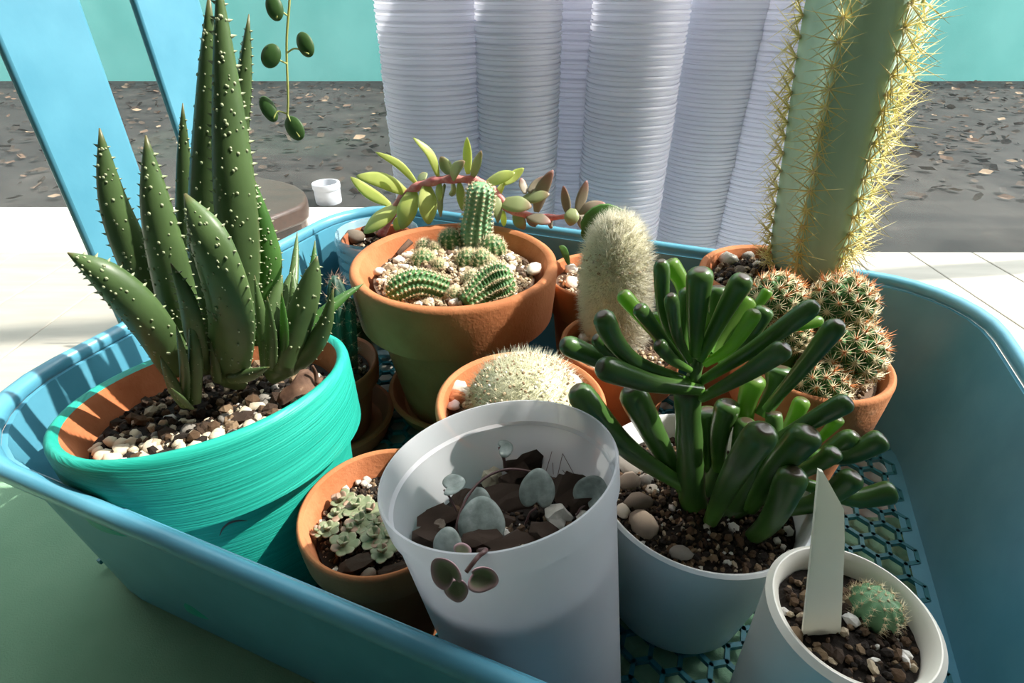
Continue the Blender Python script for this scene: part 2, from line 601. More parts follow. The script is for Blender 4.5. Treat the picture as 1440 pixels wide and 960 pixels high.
# sage runner cloth
mb = MB()
nx, ny = 60, 24
Vs, Fs = [], []
for j in range(ny):
    for i in range(nx):
        u, v = i / (nx - 1), j / (ny - 1)
        xx = -1.0 + 2.0 * u
        yb = .345 - .10 * u + .010 * math.sin(u * 9)
        yy = -.38 + (yb + .38) * v
        zz = TZ + .0012 + .0008 * mnoise.noise(Vector((xx * 6, yy * 6, 0))) if not (-.55 < xx < .42) else TZ + .001
        Vs.append((xx, yy, max(zz, TZ + .0006)))
for j in range(ny - 1):
    for i in range(nx - 1):
        a = j * nx + i
        Fs.append((a, a + 1, a + nx + 1, a + nx))
mb.add(Vs, Fs)
o = mb.build('table_runner', M['cloth'], loc=(0, 0, TZ), label='sage green cloth runner lying on the cream table in front', cat='cloth')

# ------------------------------------------------------------------ bench and pipe outside
b = thing('garden_stool', (-.52, 1.05, GZ), 'brown stained wooden stool with rounded corner outside the glass', 'stool')
mb = MB()
zt = -.012
PX = [(330, 241), (400, 255), (416, 260), (427, 267), (431, 274), (430, 283), (422, 290), (330, 324)]
zt = 0.0
V = [Wz(a, c, zt) for a, c in PX]
n = len(V)
V = V + [v - [0, 0, .034] for v in V]
mb.add(V, [tuple(range(n))[::-1], tuple(range(n, 2 * n))] + [(i, i + n, (i + 1) % n + n, (i + 1) % n)[::-1] for i in range(n)])
o = mb.build('top', M['bench'], b, angle=30)
bevel(o, .006, 3)
cen = np.mean([Wz(a, c, zt) for a, c in PX], axis=0)
for f0, f1 in ((.80, .42),):
    mb = MB()
    V = [cen + (Wz(a, c, zt) - cen) * .80 - [0, 0, .034] for a, c in PX]
    V = V + [np.array([v[0], v[1], GZ]) for v in V]
    mb.add(V, [tuple(range(n))[::-1], tuple(range(n, 2 * n))] + [(i, i + n, (i + 1) % n + n, (i + 1) % n)[::-1] for i in range(n)])
    o = mb.build('base_block', M['bench'], b, smooth=False)
pc = Wz(463, 284, GZ)
pc[2] = GZ
mb = MB()
lathe(mb, [(.031, 0), (.032, .004), (.032, .048), (.0315, .050), (.028, .050), (.0275, .047), (.0275, .004), (.001, .003)], 40, pc)
p_ = thing('pipe_stub', pc, 'short white plastic pipe stub standing on the ground outside', 'pipe')
mb.build('tube', M['pvc'], p_, angle=35)
mb = MB()
lathe(mb, [(.0335, .036), (.0342, .038), (.0342, .047), (.0335, .0495), (.0318, .0495)], 40, pc)
mb.build('collar', M['pvc'], p_, angle=35)

# ------------------------------------------------------------------ blue basket
TH = R_(-21.5)
E1 = np.array([math.cos(TH), math.sin(TH), 0])
E2 = np.array([-math.sin(TH), math.cos(TH), 0])
L0, L1, D0, D1, RZ = -.376, .20, .0870, .492, .135


def bp(a, c, z):
    return E1 * a + E2 * c + np.array([0, 0, z])


def rrect(inset, z, r, n=8):
    a0, a1, c0, c1 = L0 + inset, L1 - inset, D0 + inset, D1 - inset
    P = []
    for (ca, cc, s) in ((a1 - r, c0 + r, -90), (a1 - r, c1 - r, 0), (a0 + r, c1 - r, 90), (a0 + r, c0 + r, 180)):
        for an in np.linspace(s, s + 90, n):
            P.append(bp(ca + r * math.cos(R_(an)), cc + r * math.sin(R_(an)), z))
    return P


def loft(mb, rings, closed=False):
    n = len(rings[0])
    F = []
    for i in range(len(rings) - 1 + (1 if closed else 0)):
        i2 = (i + 1) % len(rings)
        for j in range(n):
            j2 = (j + 1) % n
            F.append((i * n + j, i * n + j2, i2 * n + j2, i2 * n + j))
    mb.add(np.concatenate([np.array(r) for r in rings]), F)
    return mb


bk = thing('plant_basket', bp((L0 + L1) / 2, (D0 + D1) / 2, 0), 'large rectangular blue plastic basket with an open grid floor holding the pots', 'basket')
mb = MB()
loft(mb, [rrect(.016, 0, .06), rrect(.004, RZ - .006, .07), rrect(.0065, RZ - .006, .068), rrect(.0185, .004, .058), rrect(.030, .004, .05), rrect(.028, 0, .05)])
mb.build('wall', M['bluep'], bk, angle=40)
mb = MB()      # rolled rim
ring = []
for an in np.linspace(0, 360, 14, endpoint=False):
    ring.append(rrect(-.0005 + .0045 * -math.cos(R_(an)), RZ - .003 + .0055 * math.sin(R_(an)), .072))
loft(mb, ring, True)
mb.build('rim', M['bluep'], bk, angle=50)
mb = MB()      # lattice floor: hexagonal strands
hx = .0098
bw = .0014


def inside(a, c):
    return L0 + .024 < a < L1 - .024 and D0 + .024 < c < D1 - .024


seen = set()
rows = int((D1 - D0) / (hx * 1.5)) + 1
cols = int((L1 - L0) / (hx * 1.732)) + 1
for rr_ in range(rows):
    for cc_ in range(cols):
        ca = L0 + cc_ * hx * 1.732 + (rr_ % 2) * hx * .866
        cd = D0 + rr_ * hx * 1.5
        for k in range(3):
            a0, a1 = R_(30 + 60 * k), R_(90 + 60 * k)
            p, q = (ca + hx * math.cos(a0), cd + hx * math.sin(a0)), (ca + hx * math.cos(a1), cd + hx * math.sin(a1))
            if inside(*p) and inside(*q):
                P, Q = bp(*p, 0), bp(*q, 0)
                d = unit(Q - P)
                s = np.array([-d[1], d[0], 0]) * bw
                e = d * bw * .4
                V = [P - s - e, P + s - e, Q + s + e, Q - s + e]
                V = [v + [0, 0, .001] for v in V] + [v + [0, 0, .0045] for v in V]
                mb.add(V, [(4, 5, 6, 7), (0, 1, 5, 4), (1, 2, 6, 5), (2, 3, 7, 6), (3, 0, 4, 7), (3, 2, 1, 0)])
mb.build('grid_floor', M['bluef'], bk, smooth=False)
# tall carry loop standing on the left end: a flat strap bent into an upright U
mb = MB()
cb, cf, hz, rr = .325, .232, .43, .045
path = [(cb, RZ - .06), (cb, RZ), (cb - .004, hz - rr)]
for an in np.linspace(0, 180, 19)[1:-1]:
    path.append(((cb + cf) / 2 + (cb - cf - .008) / 2 * math.cos(R_(an)), hz - rr + rr * math.sin(R_(an))))
path += [(cf + .004, hz - rr), (cf, RZ), (cf, RZ - .06)]
V, F = [], []
np_ = len(path)
for i, (c_, z_) in enumerate(path):
    a_, b_ = np.array(path[max(i - 1, 0)]), np.array(path[min(i + 1, np_ - 1)])
    t = unit(b_ - a_)
    wv = np.array([-t[1], t[0]])
    for s_, h_ in ((-1, -1), (-1, 1), (1, 1), (1, -1)):
        q_ = np.array([c_, z_]) + wv * .026 * s_
        V.append(bp(L0 - .0015 - .004 + .003 * h_, q_[0], q_[1]))
for i in range(np_ - 1):
    for j in range(4):
        j2 = (j + 1) % 4
        F.append((i * 4 + j, i * 4 + j2, i * 4 + 4 + j2, i * 4 + 4 + j))
F += [(0, 1, 2, 3), tuple(np_ * 4 - 1 - k for k in range(4))]
mb.add(V, F)
o = mb.build('handle', M['bluep'], bk, angle=50)
bevel(o, .002, 3)

# ------------------------------------------------------------------ pots
FZ = 0.0048       # top of the basket's grid floor
POTS = {}


class Pot:
    pass


def pot(key, name, label, rim, Rr, mats, n=(0, 0, 1), h=None, lip=.24, lipout=.07, base=.66, th=.075, cat='pot', group=None, saucer=None,
        soil_d=.018, parts=('body', 'rim'), saucer_label=None):
    """tapered pot; rim = centre of the lip circle, Rr its outer radius"""
    P = Pot()
    nn = unit(n)
    P.B = frame_from(nn)
    P.c = np.asarray(rim, float)
    z0 = FZ + (.006 if saucer else 0)
    if h is None:
        h = (P.c[2] - z0) / nn[2] - Rr * base * math.sqrt(max(0, 1 - nn[2] ** 2)) / nn[2] * 1.0
    P.h, P.R = h, Rr
    P.base = P.c - nn * h
    ob = thing(name, P.base, label, cat, group)
    P.ob = ob
    T = Rr * th
    lh = h * lip
    rb0, rb1 = Rr * base, Rr * (1 - lipout)
    rbl = rb1 - (rb1 - rb0) * (lh / h)

    def rad_out(z):
        return rb0 + (rb1 - rb0) * (z / h)
    P.rin = lambda d: rad_out(h - d) - T if lip else rad_out(h - d) - T
    rin_top = Rr - T * 1.15
    e = min(.0022, T * .45)
    prof_body = [(rb0 - .004, 0), (rb0, .002), (rad_out(h - lh), h - lh + .001)]
    inner = [(rin_top, h - e), (rin_top - e * .4, h - 2.2 * e), (rad_out(h - lh) - T * 1.0, h - lh), (rb0 - T, T), (0.002, T)]
    if lip:
        mb = MB()
        lathe(mb, prof_body, 72, P.base, P.B)
        lathe(mb, [(rb0 - .004, 0), (.002, 0)], 72, P.base, P.B)
        mb.build(parts[0], mats[0], ob, angle=40)
        mb = MB()
        lathe(mb, [(rad_out(h - lh) - .001, h - lh + .0005), (rad_out(h - lh) + (Rr - rad_out(h - lh)) * .55, h - lh), (Rr - lipout * Rr * .35, h - lh + .002),
                   (Rr - lipout * Rr * .12, h - lh * .5), (Rr, h - 2.0 * e), (Rr - e * .3, h - e * .7), (Rr - e * 1.2, h), (rin_top + e * 1.1, h), (rin_top, h - e * 1.0)], 72, P.base, P.B)
        mb.build(parts[1], mats[0], ob, angle=50)
        mb = MB()
        lathe(mb, [(rin_top, h - e)] + inner[1:], 72, P.base, P.B)
        mb.build('inside', mats[1], ob, angle=40)
    else:
        mb = MB()
        rt = Rr
        lathe(mb, [(.002, 0), (rb0 - .003, 0), (rb0, .003), (rt - .0006, h - e * 2), (rt, h - e), (rt - e, h), (rt - T + e, h), (rt - T, h - e), (rb0 - T, T), (.002, T)], 72, P.base, P.B)
        P.rin = lambda d: (rb0 + (rt - rb0) * ((h - d) / h)) - T
        mb.build(parts[0], mats[0], ob, angle=45)
    if saucer:
        mb = MB()
        q = P.base * np.array([1, 1, 0]) + np.array([0, 0, FZ])
        lathe(mb, [(.002, 0), (saucer * .84, 0), (saucer * .88, .002), (saucer, .019), (saucer - .0015, .021), (saucer - .004, .021), (saucer - .0055, .019), (saucer * .86 - .004, .0055), (.002, .0052)], 64, q)
        sc = thing('pot_saucer', q, saucer_label, 'saucer')
        mb.build('dish', mats[0], sc, angle=40)
    POTS[key] = P
    P.soil_d = soil_d
    return P


def loc(P, r, ang, d):
    """point inside a pot at radius fraction r of the soil, angle, depth below the rim"""
    R0 = P.rin(d)
    return P.c + P.B @ np.array([R0 * r * math.cos(ang), R0 * r * math.sin(ang), -d])


def on_soil(P, px, py, up=0.0):
    """where the view line through a pixel meets the pot's soil"""
    nz = P.B[:, 2]
    r = ray(px, py)
    c = P.c - nz * (P.soil_d - up)
    t = (c - CAM).dot(nz) / r.dot(nz)
    p = CAM + r * t
    v = p - c
    lim = P.rin(P.soil_d) * .97
    if np.linalg.norm(v) > lim:
        p = c + v / np.linalg.norm(v) * lim
    return p


def soil(P, m, label, grains=900, size=(.0007, .0022), dome=.003, name='potting_soil', seed=0):
    mb = MB()
    d = P.soil_d
    R0 = P.rin(d) - .0004
    nr, na = 10, 48
    V, F = [P.c + P.B @ np.array([0, 0, -d + dome])], []
    rs = [.05]
    for i in range(1, nr + 1):
        for j in range(na):
            a = 2 * math.pi * j / na
            r = i / nr
            zz = dome * (1 - r * r) + .0016 * mnoise.noise(Vector((r * math.cos(a) * 5, r * math.sin(a) * 5, seed)))
            V.append(P.c + P.B @ np.array([R0 * r * math.cos(a), R0 * r * math.sin(a), -d + zz]))
            rs.append(.1)
    for j in range(na):
        F.append((0, 1 + j, 1 + (j + 1) % na))
    for i in range(nr - 1):
        for j in range(na):
            a, b_ = 1 + i * na + j, 1 + i * na + (j + 1) % na
            F.append((a, a + na, b_ + na, b_))
    mb.add(V, F, 0, rs)
    IV, IF = ico(1)
    for g in range(grains):
        r = math.sqrt(random.random()) * .98
        a = random.uniform(0, 6.283)
        s = random.uniform(*size) * random.choice((1, 1, 1, 1.6))
        p = P.c + P.B @ np.array([(R0 - s) * r * math.cos(a), (R0 - s) * r * math.sin(a), -d + dome * (1 - r * r) + s * .5])
        vv = IV * np.array([random.uniform(.6, 1.3), random.uniform(.6, 1.3), random.uniform(.5, 1)]) * s
        vv = vv @ rot_rand().T
        mb.add(vv + p, IF, 0, random.random())
    return mb.build(name, m, loc=P.c - P.B[:, 2] * d, smooth=False, label=label, cat='soil', kind='stuff')


# shared stone shapes
STONE = {}


def stone_mesh(mk, v, blocky=0.0, rough=.45, sub=2):
    key = (mk, v, blocky, rough)
    if key not in STONE:
        mb = MB()
        blob(mb, (0, 0, 0), (1, 1, 1), sub, rough, v * 5 + 1, freq=1.1, block=blocky)
        STONE[key] = mb.mesh('stone', M[mk], (0, 0, 0), smooth=(rough < .6))
    return STONE[key]


def stone(name, p, s, mk, label, cat, group=None, blocky=0.0, rough=.45, rot=None, lift=.55):
    o = bpy.data.objects.new(name, stone_mesh(mk, random.randrange(5), blocky, rough))
    COL.objects.link(o)
    s = np.broadcast_to(np.asarray(s, float), (3,))
    o.scale = tuple(s)
    o.rotation_euler = rot if rot is not None else (random.uniform(-.4, .4), random.uniform(-.4, .4), random.uniform(0, 6.28))
    o.location = tuple(np.asarray(p) + [0, 0, s[2] * lift])
    return setp(o, label, cat, group)


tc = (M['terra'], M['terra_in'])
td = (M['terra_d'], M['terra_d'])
pot('teal', 'painted_pot', 'large turquoise painted clay pot holding the toothed aloe', (-.178, .2547, .142), .080, (M['teal'], M['terra_in']), (-.12, .16, 1), lip=.36, lipout=.06, base=.74, soil_d=.020)
pot('centre', 'terracotta_pot', 'large wide-rimmed terracotta pot of clustered cacti in the middle', (-.047, .4077, .150), .084, tc, lip=.34, lipout=.09, base=.62, saucer=.068, soil_d=.014, th=.085, saucer_label='terracotta saucer under the large middle pot')
pot('lowleft', 'terracotta_pot', 'small terracotta pot of grey-green rosettes beside the turquoise pot', (-.070, .197, .102), .0445, tc, lip=.22, lipout=.05, base=.66, soil_d=.016, th=.07)
pot('ball', 'terracotta_pot', 'terracotta pot holding the round white-spined cactus, behind the clear pot', (.0053, .252, .1315), .0509, tc, lip=.24, lipout=.07, base=.66, soil_d=.012, th=.08)
pot('hairy', 'terracotta_pot', 'terracotta pot holding the woolly white column cactus', (.078, .327, .123), .043, tc, lip=.26, lipout=.07, base=.66, soil_d=.012, th=.08)
pot('pink', 'terracotta_pot', 'terracotta pot topped with pink and white stones behind the woolly cactus', (.0786, .435, .1238), .048, tc, lip=.26, lipout=.07, base=.66, soil_d=.010, th=.08)
pot('tall', 'terracotta_pot', 'terracotta pot holding the tall yellow-spined column cactus', (.2036, .382, .151), .056, tc, lip=.26, lipout=.07, base=.66, soil_d=.010, th=.08)
pot('mam', 'terracotta_pot', 'terracotta pot crowded with orange-tipped ball cacti, right of the jade', (.191, .283, .140), .046, tc, lip=.26, lipout=.07, base=.66, soil_d=.010, th=.08)
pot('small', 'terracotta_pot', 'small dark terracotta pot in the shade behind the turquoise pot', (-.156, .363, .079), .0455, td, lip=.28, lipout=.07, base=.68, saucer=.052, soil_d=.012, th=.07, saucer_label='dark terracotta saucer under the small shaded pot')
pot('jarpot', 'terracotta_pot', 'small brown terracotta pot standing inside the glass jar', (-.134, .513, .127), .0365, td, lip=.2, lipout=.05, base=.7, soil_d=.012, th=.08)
pot('white', 'white_pot', 'round white glazed pot holding the finger-leaved jade', (.105, .211, .105), .059, (M['white'], M['white']), lip=0, base=.74, th=.055, soil_d=.017)
pot('mug', 'white_pot', 'small cream ceramic pot in the front right corner', (.1288, .1164, .138), .0305, (M['cream'], M['cream']), lip=0, base=.85, th=.16, soil_d=.010)
pot('green', 'nursery_pot', 'dark green plastic nursery pot in the shade behind the large middle pot', (-.152, .437, .085), .026, (M['greenpot'], M['greenpot']), lip=.16, lipout=.05, base=.7, soil_d=.012, th=.05)

# glass jar around the little brown pot
P = POTS['jarpot']
j = thing('glass_jar', (P.c[0], P.c[1], FZ), 'clear bluish glass jar with ridged neck holding the brown pot', 'jar')
mb = MB()
zt = .1285
prof = [(.038, 0), (.0405, .003), (.041, .083)]
for i in range(4):
    z = .087 + i * .010
    prof += [(.0405, z), (.0422, z + .003), (.0422, z + .006), (.0405, z + .008)]
prof += [(.0412, zt - .003), (.0405, zt), (.039, zt - .001), (.0386, .07), (.0386, .004), (.002, .0035)]
lathe(mb, prof, 64, (P.c[0], P.c[1], FZ))
mb.build('body', M['glass'], j, angle=60)

# clear frosted pot
P = Pot()
nn = unit((-.173, .164, 1))
P.B = frame_from(nn)
P.c = np.array([-.0063, .160, .172])
P.R = .0495
rb = .0365
P.h = (P.c[2] - FZ) / nn[2] - rb * math.sqrt(1 - nn[2] ** 2) / nn[2]
P.base = P.c - nn * P.h
P.soil_d = .040
P.rin = lambda d: .0473 - d * .078 - .0012
POTS['clear'] = P
ob = thing('clear_plastic_pot', P.base, 'tall frosted clear plastic pot leaning in front, with heart-leaved vine', 'pot')
P.ob = ob
h = P.h
mb = MB()
lathe(mb, [(.002, 0), (rb - .002, 0), (rb, .002), (P.R - .0022, h - .0125), (P.R - .0034, h - .0125), (rb - .0012, .0012), (.002, .0012)], 96, P.base, P.B)
mb.build('wall', M['clear'], ob, angle=40)
mb = MB()
lathe(mb, [(P.R - .0022, h - .0125), (P.R - .0006, h - .0118), (P.R, h - .001), (P.R - .0004, h), (P.R - .0012, h), (P.R - .0015, h - .001), (P.R - .0019, h - .0112), (P.R - .0034, h - .0125)], 96, P.base, P.B)
mb.build('rim_band', M['clear'], ob, angle=40)

# soils
soil(POTS['teal'], M['soil'], 'dark soil under the gravel in the turquoise pot', 700, (.001, .003))
soil(POTS['centre'], M['grit'], 'sandy pale grit around the clustered cacti', 2400, (.0009, .0026), .004)
soil(POTS['lowleft'], M['soil'], 'dark speckled soil in the small rosette pot', 1500, (.0005, .0014))
soil(POTS['ball'], M['grit'], 'pale grit around the round cactus', 300)
soil(POTS['hairy'], M['grit'], 'pale grit around the woolly cactus', 300)
soil(POTS['pink'], M['grit'], 'pale grit under the pink stones', 300)
soil(POTS['tall'], M['soil'], 'brown soil around the tall column cactus', 700, (.001, .0026))
soil(POTS['mam'], M['grit'], 'pale grit around the ball cacti cluster', 300)
soil(POTS['small'], M['soil'], 'dark gravelly soil in the small shaded pot', 500, (.001, .003))
soil(POTS['jarpot'], M['soil'], 'dark soil in the brown pot inside the jar', 300)
soil(POTS['white'], M['soil'], 'dark speckled soil in the white pot', 2200, (.0006, .0018))
soil(POTS['mug'], M['soil'], 'dark soil in the small cream pot', 250)
soil(POTS['green'], M['soil'], 'dark soil in the green nursery pot', 150)
soil(POTS['clear'], M['soil'], 'dark bark mix in the clear pot', 900, (.0007, .0022), .004)

# ------------------------------------------------------------------ plants: generic leaf
TOCAM = np.array([0, -CP, SP])


def leaf_shape(kind, s):
    if kind == 'aloe':
        return np.clip(.86 + .26 * s, 0, 1) * (1 - s ** 2.3) ** .9 + .0
    if kind == 'sedum':
        return np.clip(np.sin(math.pi * np.clip(s * .86 + .10, 0, 1)) ** .8, .12, 1) * np.where(s > .97, .55, 1)
    if kind == 'spoon':
        return np.clip(.30 + .7 * np.sin(math.pi * np.clip(s * .78 + .12, 0, 1)) ** 1.2, 0, 1) * (1 - np.clip((s - .86) / .14, 0, 1) ** 2 * .75)
    return np.ones_like(s)


def leaf(parent, m, pts, hw, th, kind='sedum', N=TOCAM, n=12, nc=10, cup=.25, name='leaf'):
    C = bez(pts, n)
    s = np.linspace(0, 1, n)
    w = hw * leaf_shape(kind, s)
    w = np.maximum(w, hw * .03)
    mb = MB()
    S, NN, T = sweep(mb, C, w, np.maximum(th * (w / hw) ** .8, hw * .02), N, nc, cup)
    return mb.build(name, m, parent), C, w, S, NN, T


# ------------------------------------------------------------------ aloe
def aloe_leaf(parent, m, px, Y, hwpx, N=None, teeth=True, thick=.55, spots=0, tlen=1.0):
    """px: list of (x, y) in the photo from base to tip; Y: depth plane per point or one value"""
    Ys = Y if isinstance(Y, (list, tuple)) else [Y] * len(px)
    pts = [W(a, c, y) for (a, c), y in zip(px, Ys)]
    sc = depth(pts[0]) / FPX
    hw = hwpx * sc
    lf, C, w, S, NN, T = leaf(parent, m, pts, hw, hw * thick, 'aloe', -TOCAM + np.array([random.uniform(-.35, .35), 0, 0]) if N is None else N, 18, 14, .35)
    if not teeth:
        return lf
    P_, D_, L_ = [], [], []
    ln = np.linalg.norm(np.diff(C, axis=0), axis=1).sum()
    nt = max(5, int(ln / .0065))
    for i in range(1, nt):
        u = i / nt * .97 * 17
        k = int(u)
        f = u - k
        c = C[k] * (1 - f) + C[min(k + 1, 17)] * f
        ww = w[k] * (1 - f) + w[min(k + 1, 17)] * f
        for sg in (-1, 1):
            P_.append(c + S[k] * sg * ww * .97 + NN[k] * .35 * .6 * ww)
            D_.append(S[k] * sg + T[k] * .35)
            L_.append(hw * .19 * tlen * random.uniform(.7, 1.2))
    sp_ = []
    for i in range(int(spots * 1.5)):
        u = random.uniform(.05, .92) * 17
        k = int(u)
        fu = u - k
        a = random.uniform(-.88, .88)
        hgt = -math.sqrt(1 - a * a) * thick * hw * (w[k] / hw) ** .8 + .35 * w[k] * .6 * a * a
        wk = w[k] * (1 - fu) + w[min(k + 1, 17)] * fu
        hgt = -math.sqrt(1 - a * a) * thick * hw * (wk / hw) ** .8 + .35 * wk * .6 * a * a
        sp_.append((C[k] * (1 - fu) + C[min(k + 1, 17)] * fu + S[k] * a * wk + NN[k] * hgt, NN[k], S[k]))
    if P_:
        mb = MB()
        needles(mb, P_, D_, L_, np.array(L_) * .38)
        IV_, IF_ = ico(1)
        for p, nn_, ss_ in sp_:
            B_ = frame_from(nn_, ss_)
            r_s = min(.0008, hw * .085) * random.uniform(.5, 1.25)
            mb.add((IV_ * [r_s, r_s * 1.1, r_s * .55]) @ B_.T + p, IF_)
        mb.build('teeth', M['teeth'], lf, smooth=True)
    return lf


base = on_soil(POTS['teal'], 300, 515)
al = thing('aloe_plant', base, 'tall dark aloe with thick white-toothed leaves in the turquoise pot', 'succulent')
A = M['aloe']
aloe_leaf(al, A, [(318, 520), (322, 440), (298, 350), (260, 272)], [.262, .240, .228, .232], 44, spots=70, tlen=.6)
aloe_leaf(al, A, [(322, 490), (334, 380), (328, 260), (318, 130), (306, -40)], [.285, .283, .285, .292, .300], 29, spots=75)
aloe_leaf(al, A, [(290, 500), (288, 400), (287, 280), (292, 130), (294, -10)], [.285, .29, .296, .303, .310], 31, spots=55)
aloe_leaf(al, M['aloe_y'], [(352, 480), (374, 385), (372, 330), (352, 240)], [.30, .305, .307, .31], 21, spots=55)
aloe_leaf(al, A, [(335, 470), (348, 340), (346, 260), (342, 158)], [.312, .315, .318, .32], 13, spots=16)
aloe_leaf(al, A, [(310, 480), (318, 330), (330, 200), (342, 110), (350, 20)], [.32, .33, .335, .34, .346], 19, spots=25)
aloe_leaf(al, A, [(300, 500), (303, 380), (304, 290), (302, 185)], [.31, .315, .32, .325], 15, spots=25)
aloe_leaf(al, A, [(262, 510), (246, 420), (220, 300), (205, 190)], [.265, .262, .262, .268], 30, spots=40)
aloe_leaf(al, A, [(272, 500), (262, 380), (258, 250), (257, 145)], [.295, .305, .312, .318], 18, spots=20)
aloe_leaf(al, A, [(250, 520), (205, 450), (150, 390), (95, 355)], [.255, .245, .24, .238], 30, spots=40)
aloe_leaf(al, A, [(255, 500), (205, 400), (160, 290), (140, 180)], [.29, .29, .292, .298], 26, spots=30)
aloe_leaf(al, A, [(285, 520), (275, 480), (262, 420), (240, 370)], [.258, .236, .226, .224], 15, spots=14, tlen=1.6)

# young offsets around it
def pup(basepx, label, leaves, Y0):
    b0 = on_soil(POTS['teal'], *basepx)
    t = thing('aloe_offset', b0, label, 'succulent', 'young aloe offsets in the turquoise pot')
    for px, dy, hwp, bright in leaves:
        Ys = list(np.linspace(Y0, Y0 + dy, len(px)))
        aloe_leaf(t, M['aloe_y'] if bright else A, px, Ys, hwp, spots=8 if hwp > 8 else 3, tlen=.9)
    return t


pup((385, 520), 'young aloe offset with many upright toothed leaves right of the big aloe',
    [([(374, 515), (368, 450), (358, 387)], .005, 9, 0), ([(380, 515), (380, 470), (376, 417)], -.012, 13, 0),
     ([(398, 500), (399, 460), (396, 411)], -.004, 9, 1), ([(395, 520), (418, 455), (436, 400), (446, 360)], .012, 22, 0),
     ([(385, 500), (392, 440), (405, 400), (416, 372)], .03, 12, 0), ([(378, 480), (384, 430), (397, 387)], .02, 15, 0),
     ([(410, 470), (413, 420), (412, 380)], .02, 9, 0)], .262)
pup((400, 525), 'low aloe offset sweeping towards the turquoise rim with one long leaf',
    [([(378, 528), (425, 502), (455, 460), (469, 405)], .004, 17, 0), ([(405, 505), (440, 455), (476, 422), (512, 398)], .04, 12, 1),
     ([(400, 500), (425, 450), (438, 400), (443, 338)], .055, 15, 1), ([(395, 480), (408, 420), (414, 370), (418, 325)], .055, 10, 0)], .264)
pup((335, 530), 'small dark aloe offset in front of the big thick leaf',
    [([(335, 525), (344, 480), (352, 432)], -.006, 15, 0), ([(322, 530), (350, 527), (379, 516)], -.012, 11, 0), ([(305, 535), (300, 500), (290, 470)], -.004, 10, 0)], .246)
pup((272, 560), 'aloe offset at the left with narrow upright leaves',
    [([(272, 565), (274, 500), (267, 448)], -.004, 11, 0), ([(260, 565), (258, 510), (248, 458)], -.010, 10, 0), ([(262, 570), (245, 545), (225, 500)], -.008, 12, 0), ([(266, 570), (256, 560), (240, 545)], -.016, 10, 0)], .232)

# gravel in the turquoise pot
P = POTS['teal']
lab = 'small cream pebble in the gravel of the turquoise pot'
cnt = 0
tries = 0
taken = []
while cnt < 130 and tries < 4000:
    tries += 1
    a = random.uniform(-2.6, .45)
    r = random.uniform(.25, .97)
    p = loc(P, r, a, P.soil_d - .0015)
    s = random.uniform(.0022, .0050)
    if any(np.linalg.norm(p - q) < (s + z) * .75 for q, z in taken):
        continue
    if np.linalg.norm(p - base) < .02:
        continue
    if r * P.rin(P.soil_d) + s > P.rin(P.soil_d):
        continue
    taken.append((p, s))
    g = random.random() < .16
    stone('pebble', p, (s, s * random.uniform(.7, 1), s * random.uniform(.55, .85)), 'pebble_g' if g else 'pebble',
          'small grey pebble in the gravel of the turquoise pot' if g else lab, 'pebble', 'gravel in the turquoise pot')
    cnt += 1
# dark scratch in the turquoise paint


def on_wall(P, px, py):
    r = ray(px, py)
    for t in np.linspace(.12, .5, 1500):
        v = P.B.T @ (CAM + r * t - P.base)
        if 0 < v[2] < P.h and math.hypot(v[0], v[1]) < P.R * (.74 + (.94 - .74) * v[2] / P.h):
            return CAM + r * t
    return CAM + r * .3


mb = MB()
C = bez([on_wall(P, a, c) for a, c in ((309, 753), (313, 743), (322, 735), (334, 732), (348, 732))], 20)
sweep(mb, C, .0007 * np.sin(np.linspace(.15, 3.05, 20)), np.full(20, .00025), TOCAM, 6)
mb.build('paint_scratch', M['vine'], P.ob, label='small dark curved scratch in the paint')
# dry leaf and twig lying on it
p = on_soil(P, 425, 545, .008)
t_ = thing('dry_leaf', p, 'curled brown dry leaf lying on the gravel of the turquoise pot', 'dead leaf')
mb = MB()
C = bez([on_soil(P, 392, 568, .006), on_soil(P, 425, 545, .013), on_soil(P, 452, 540, .010), on_soil(P, 462, 530, .008)], 14)
sweep(mb, C, .0075 * np.sin(np.linspace(.25, 3.0, 14)) * (1 + .25 * np.sin(np.linspace(0, 19, 14))), np.full(14, .0003), (.2, -.4, 1), 10, .95)
mb.build('blade', M['dryleaf'], t_)
mb = MB()
C = bez([on_soil(P, 455, 540, .012), on_soil(P, 462, 524, .018), on_soil(P, 460, 512, .024)], 8)
sweep(mb, C, np.linspace(.0016, .0008, 8), np.linspace(.0009, .0005, 8), TOCAM, 6)
mb.build('stalk', M['dryleaf'], t_)
stone('bark_chip', on_soil(P, 345, 590, .002), (.010, .006, .003), 'bark', 'dark bark chip among the gravel of the turquoise pot', 'bark', rough=.7)
stone('bark_chip', on_soil(P, 398, 568, .002), (.006, .010, .004), 'bark', 'dark bark chip under the curled dry leaf', 'bark', rough=.7)

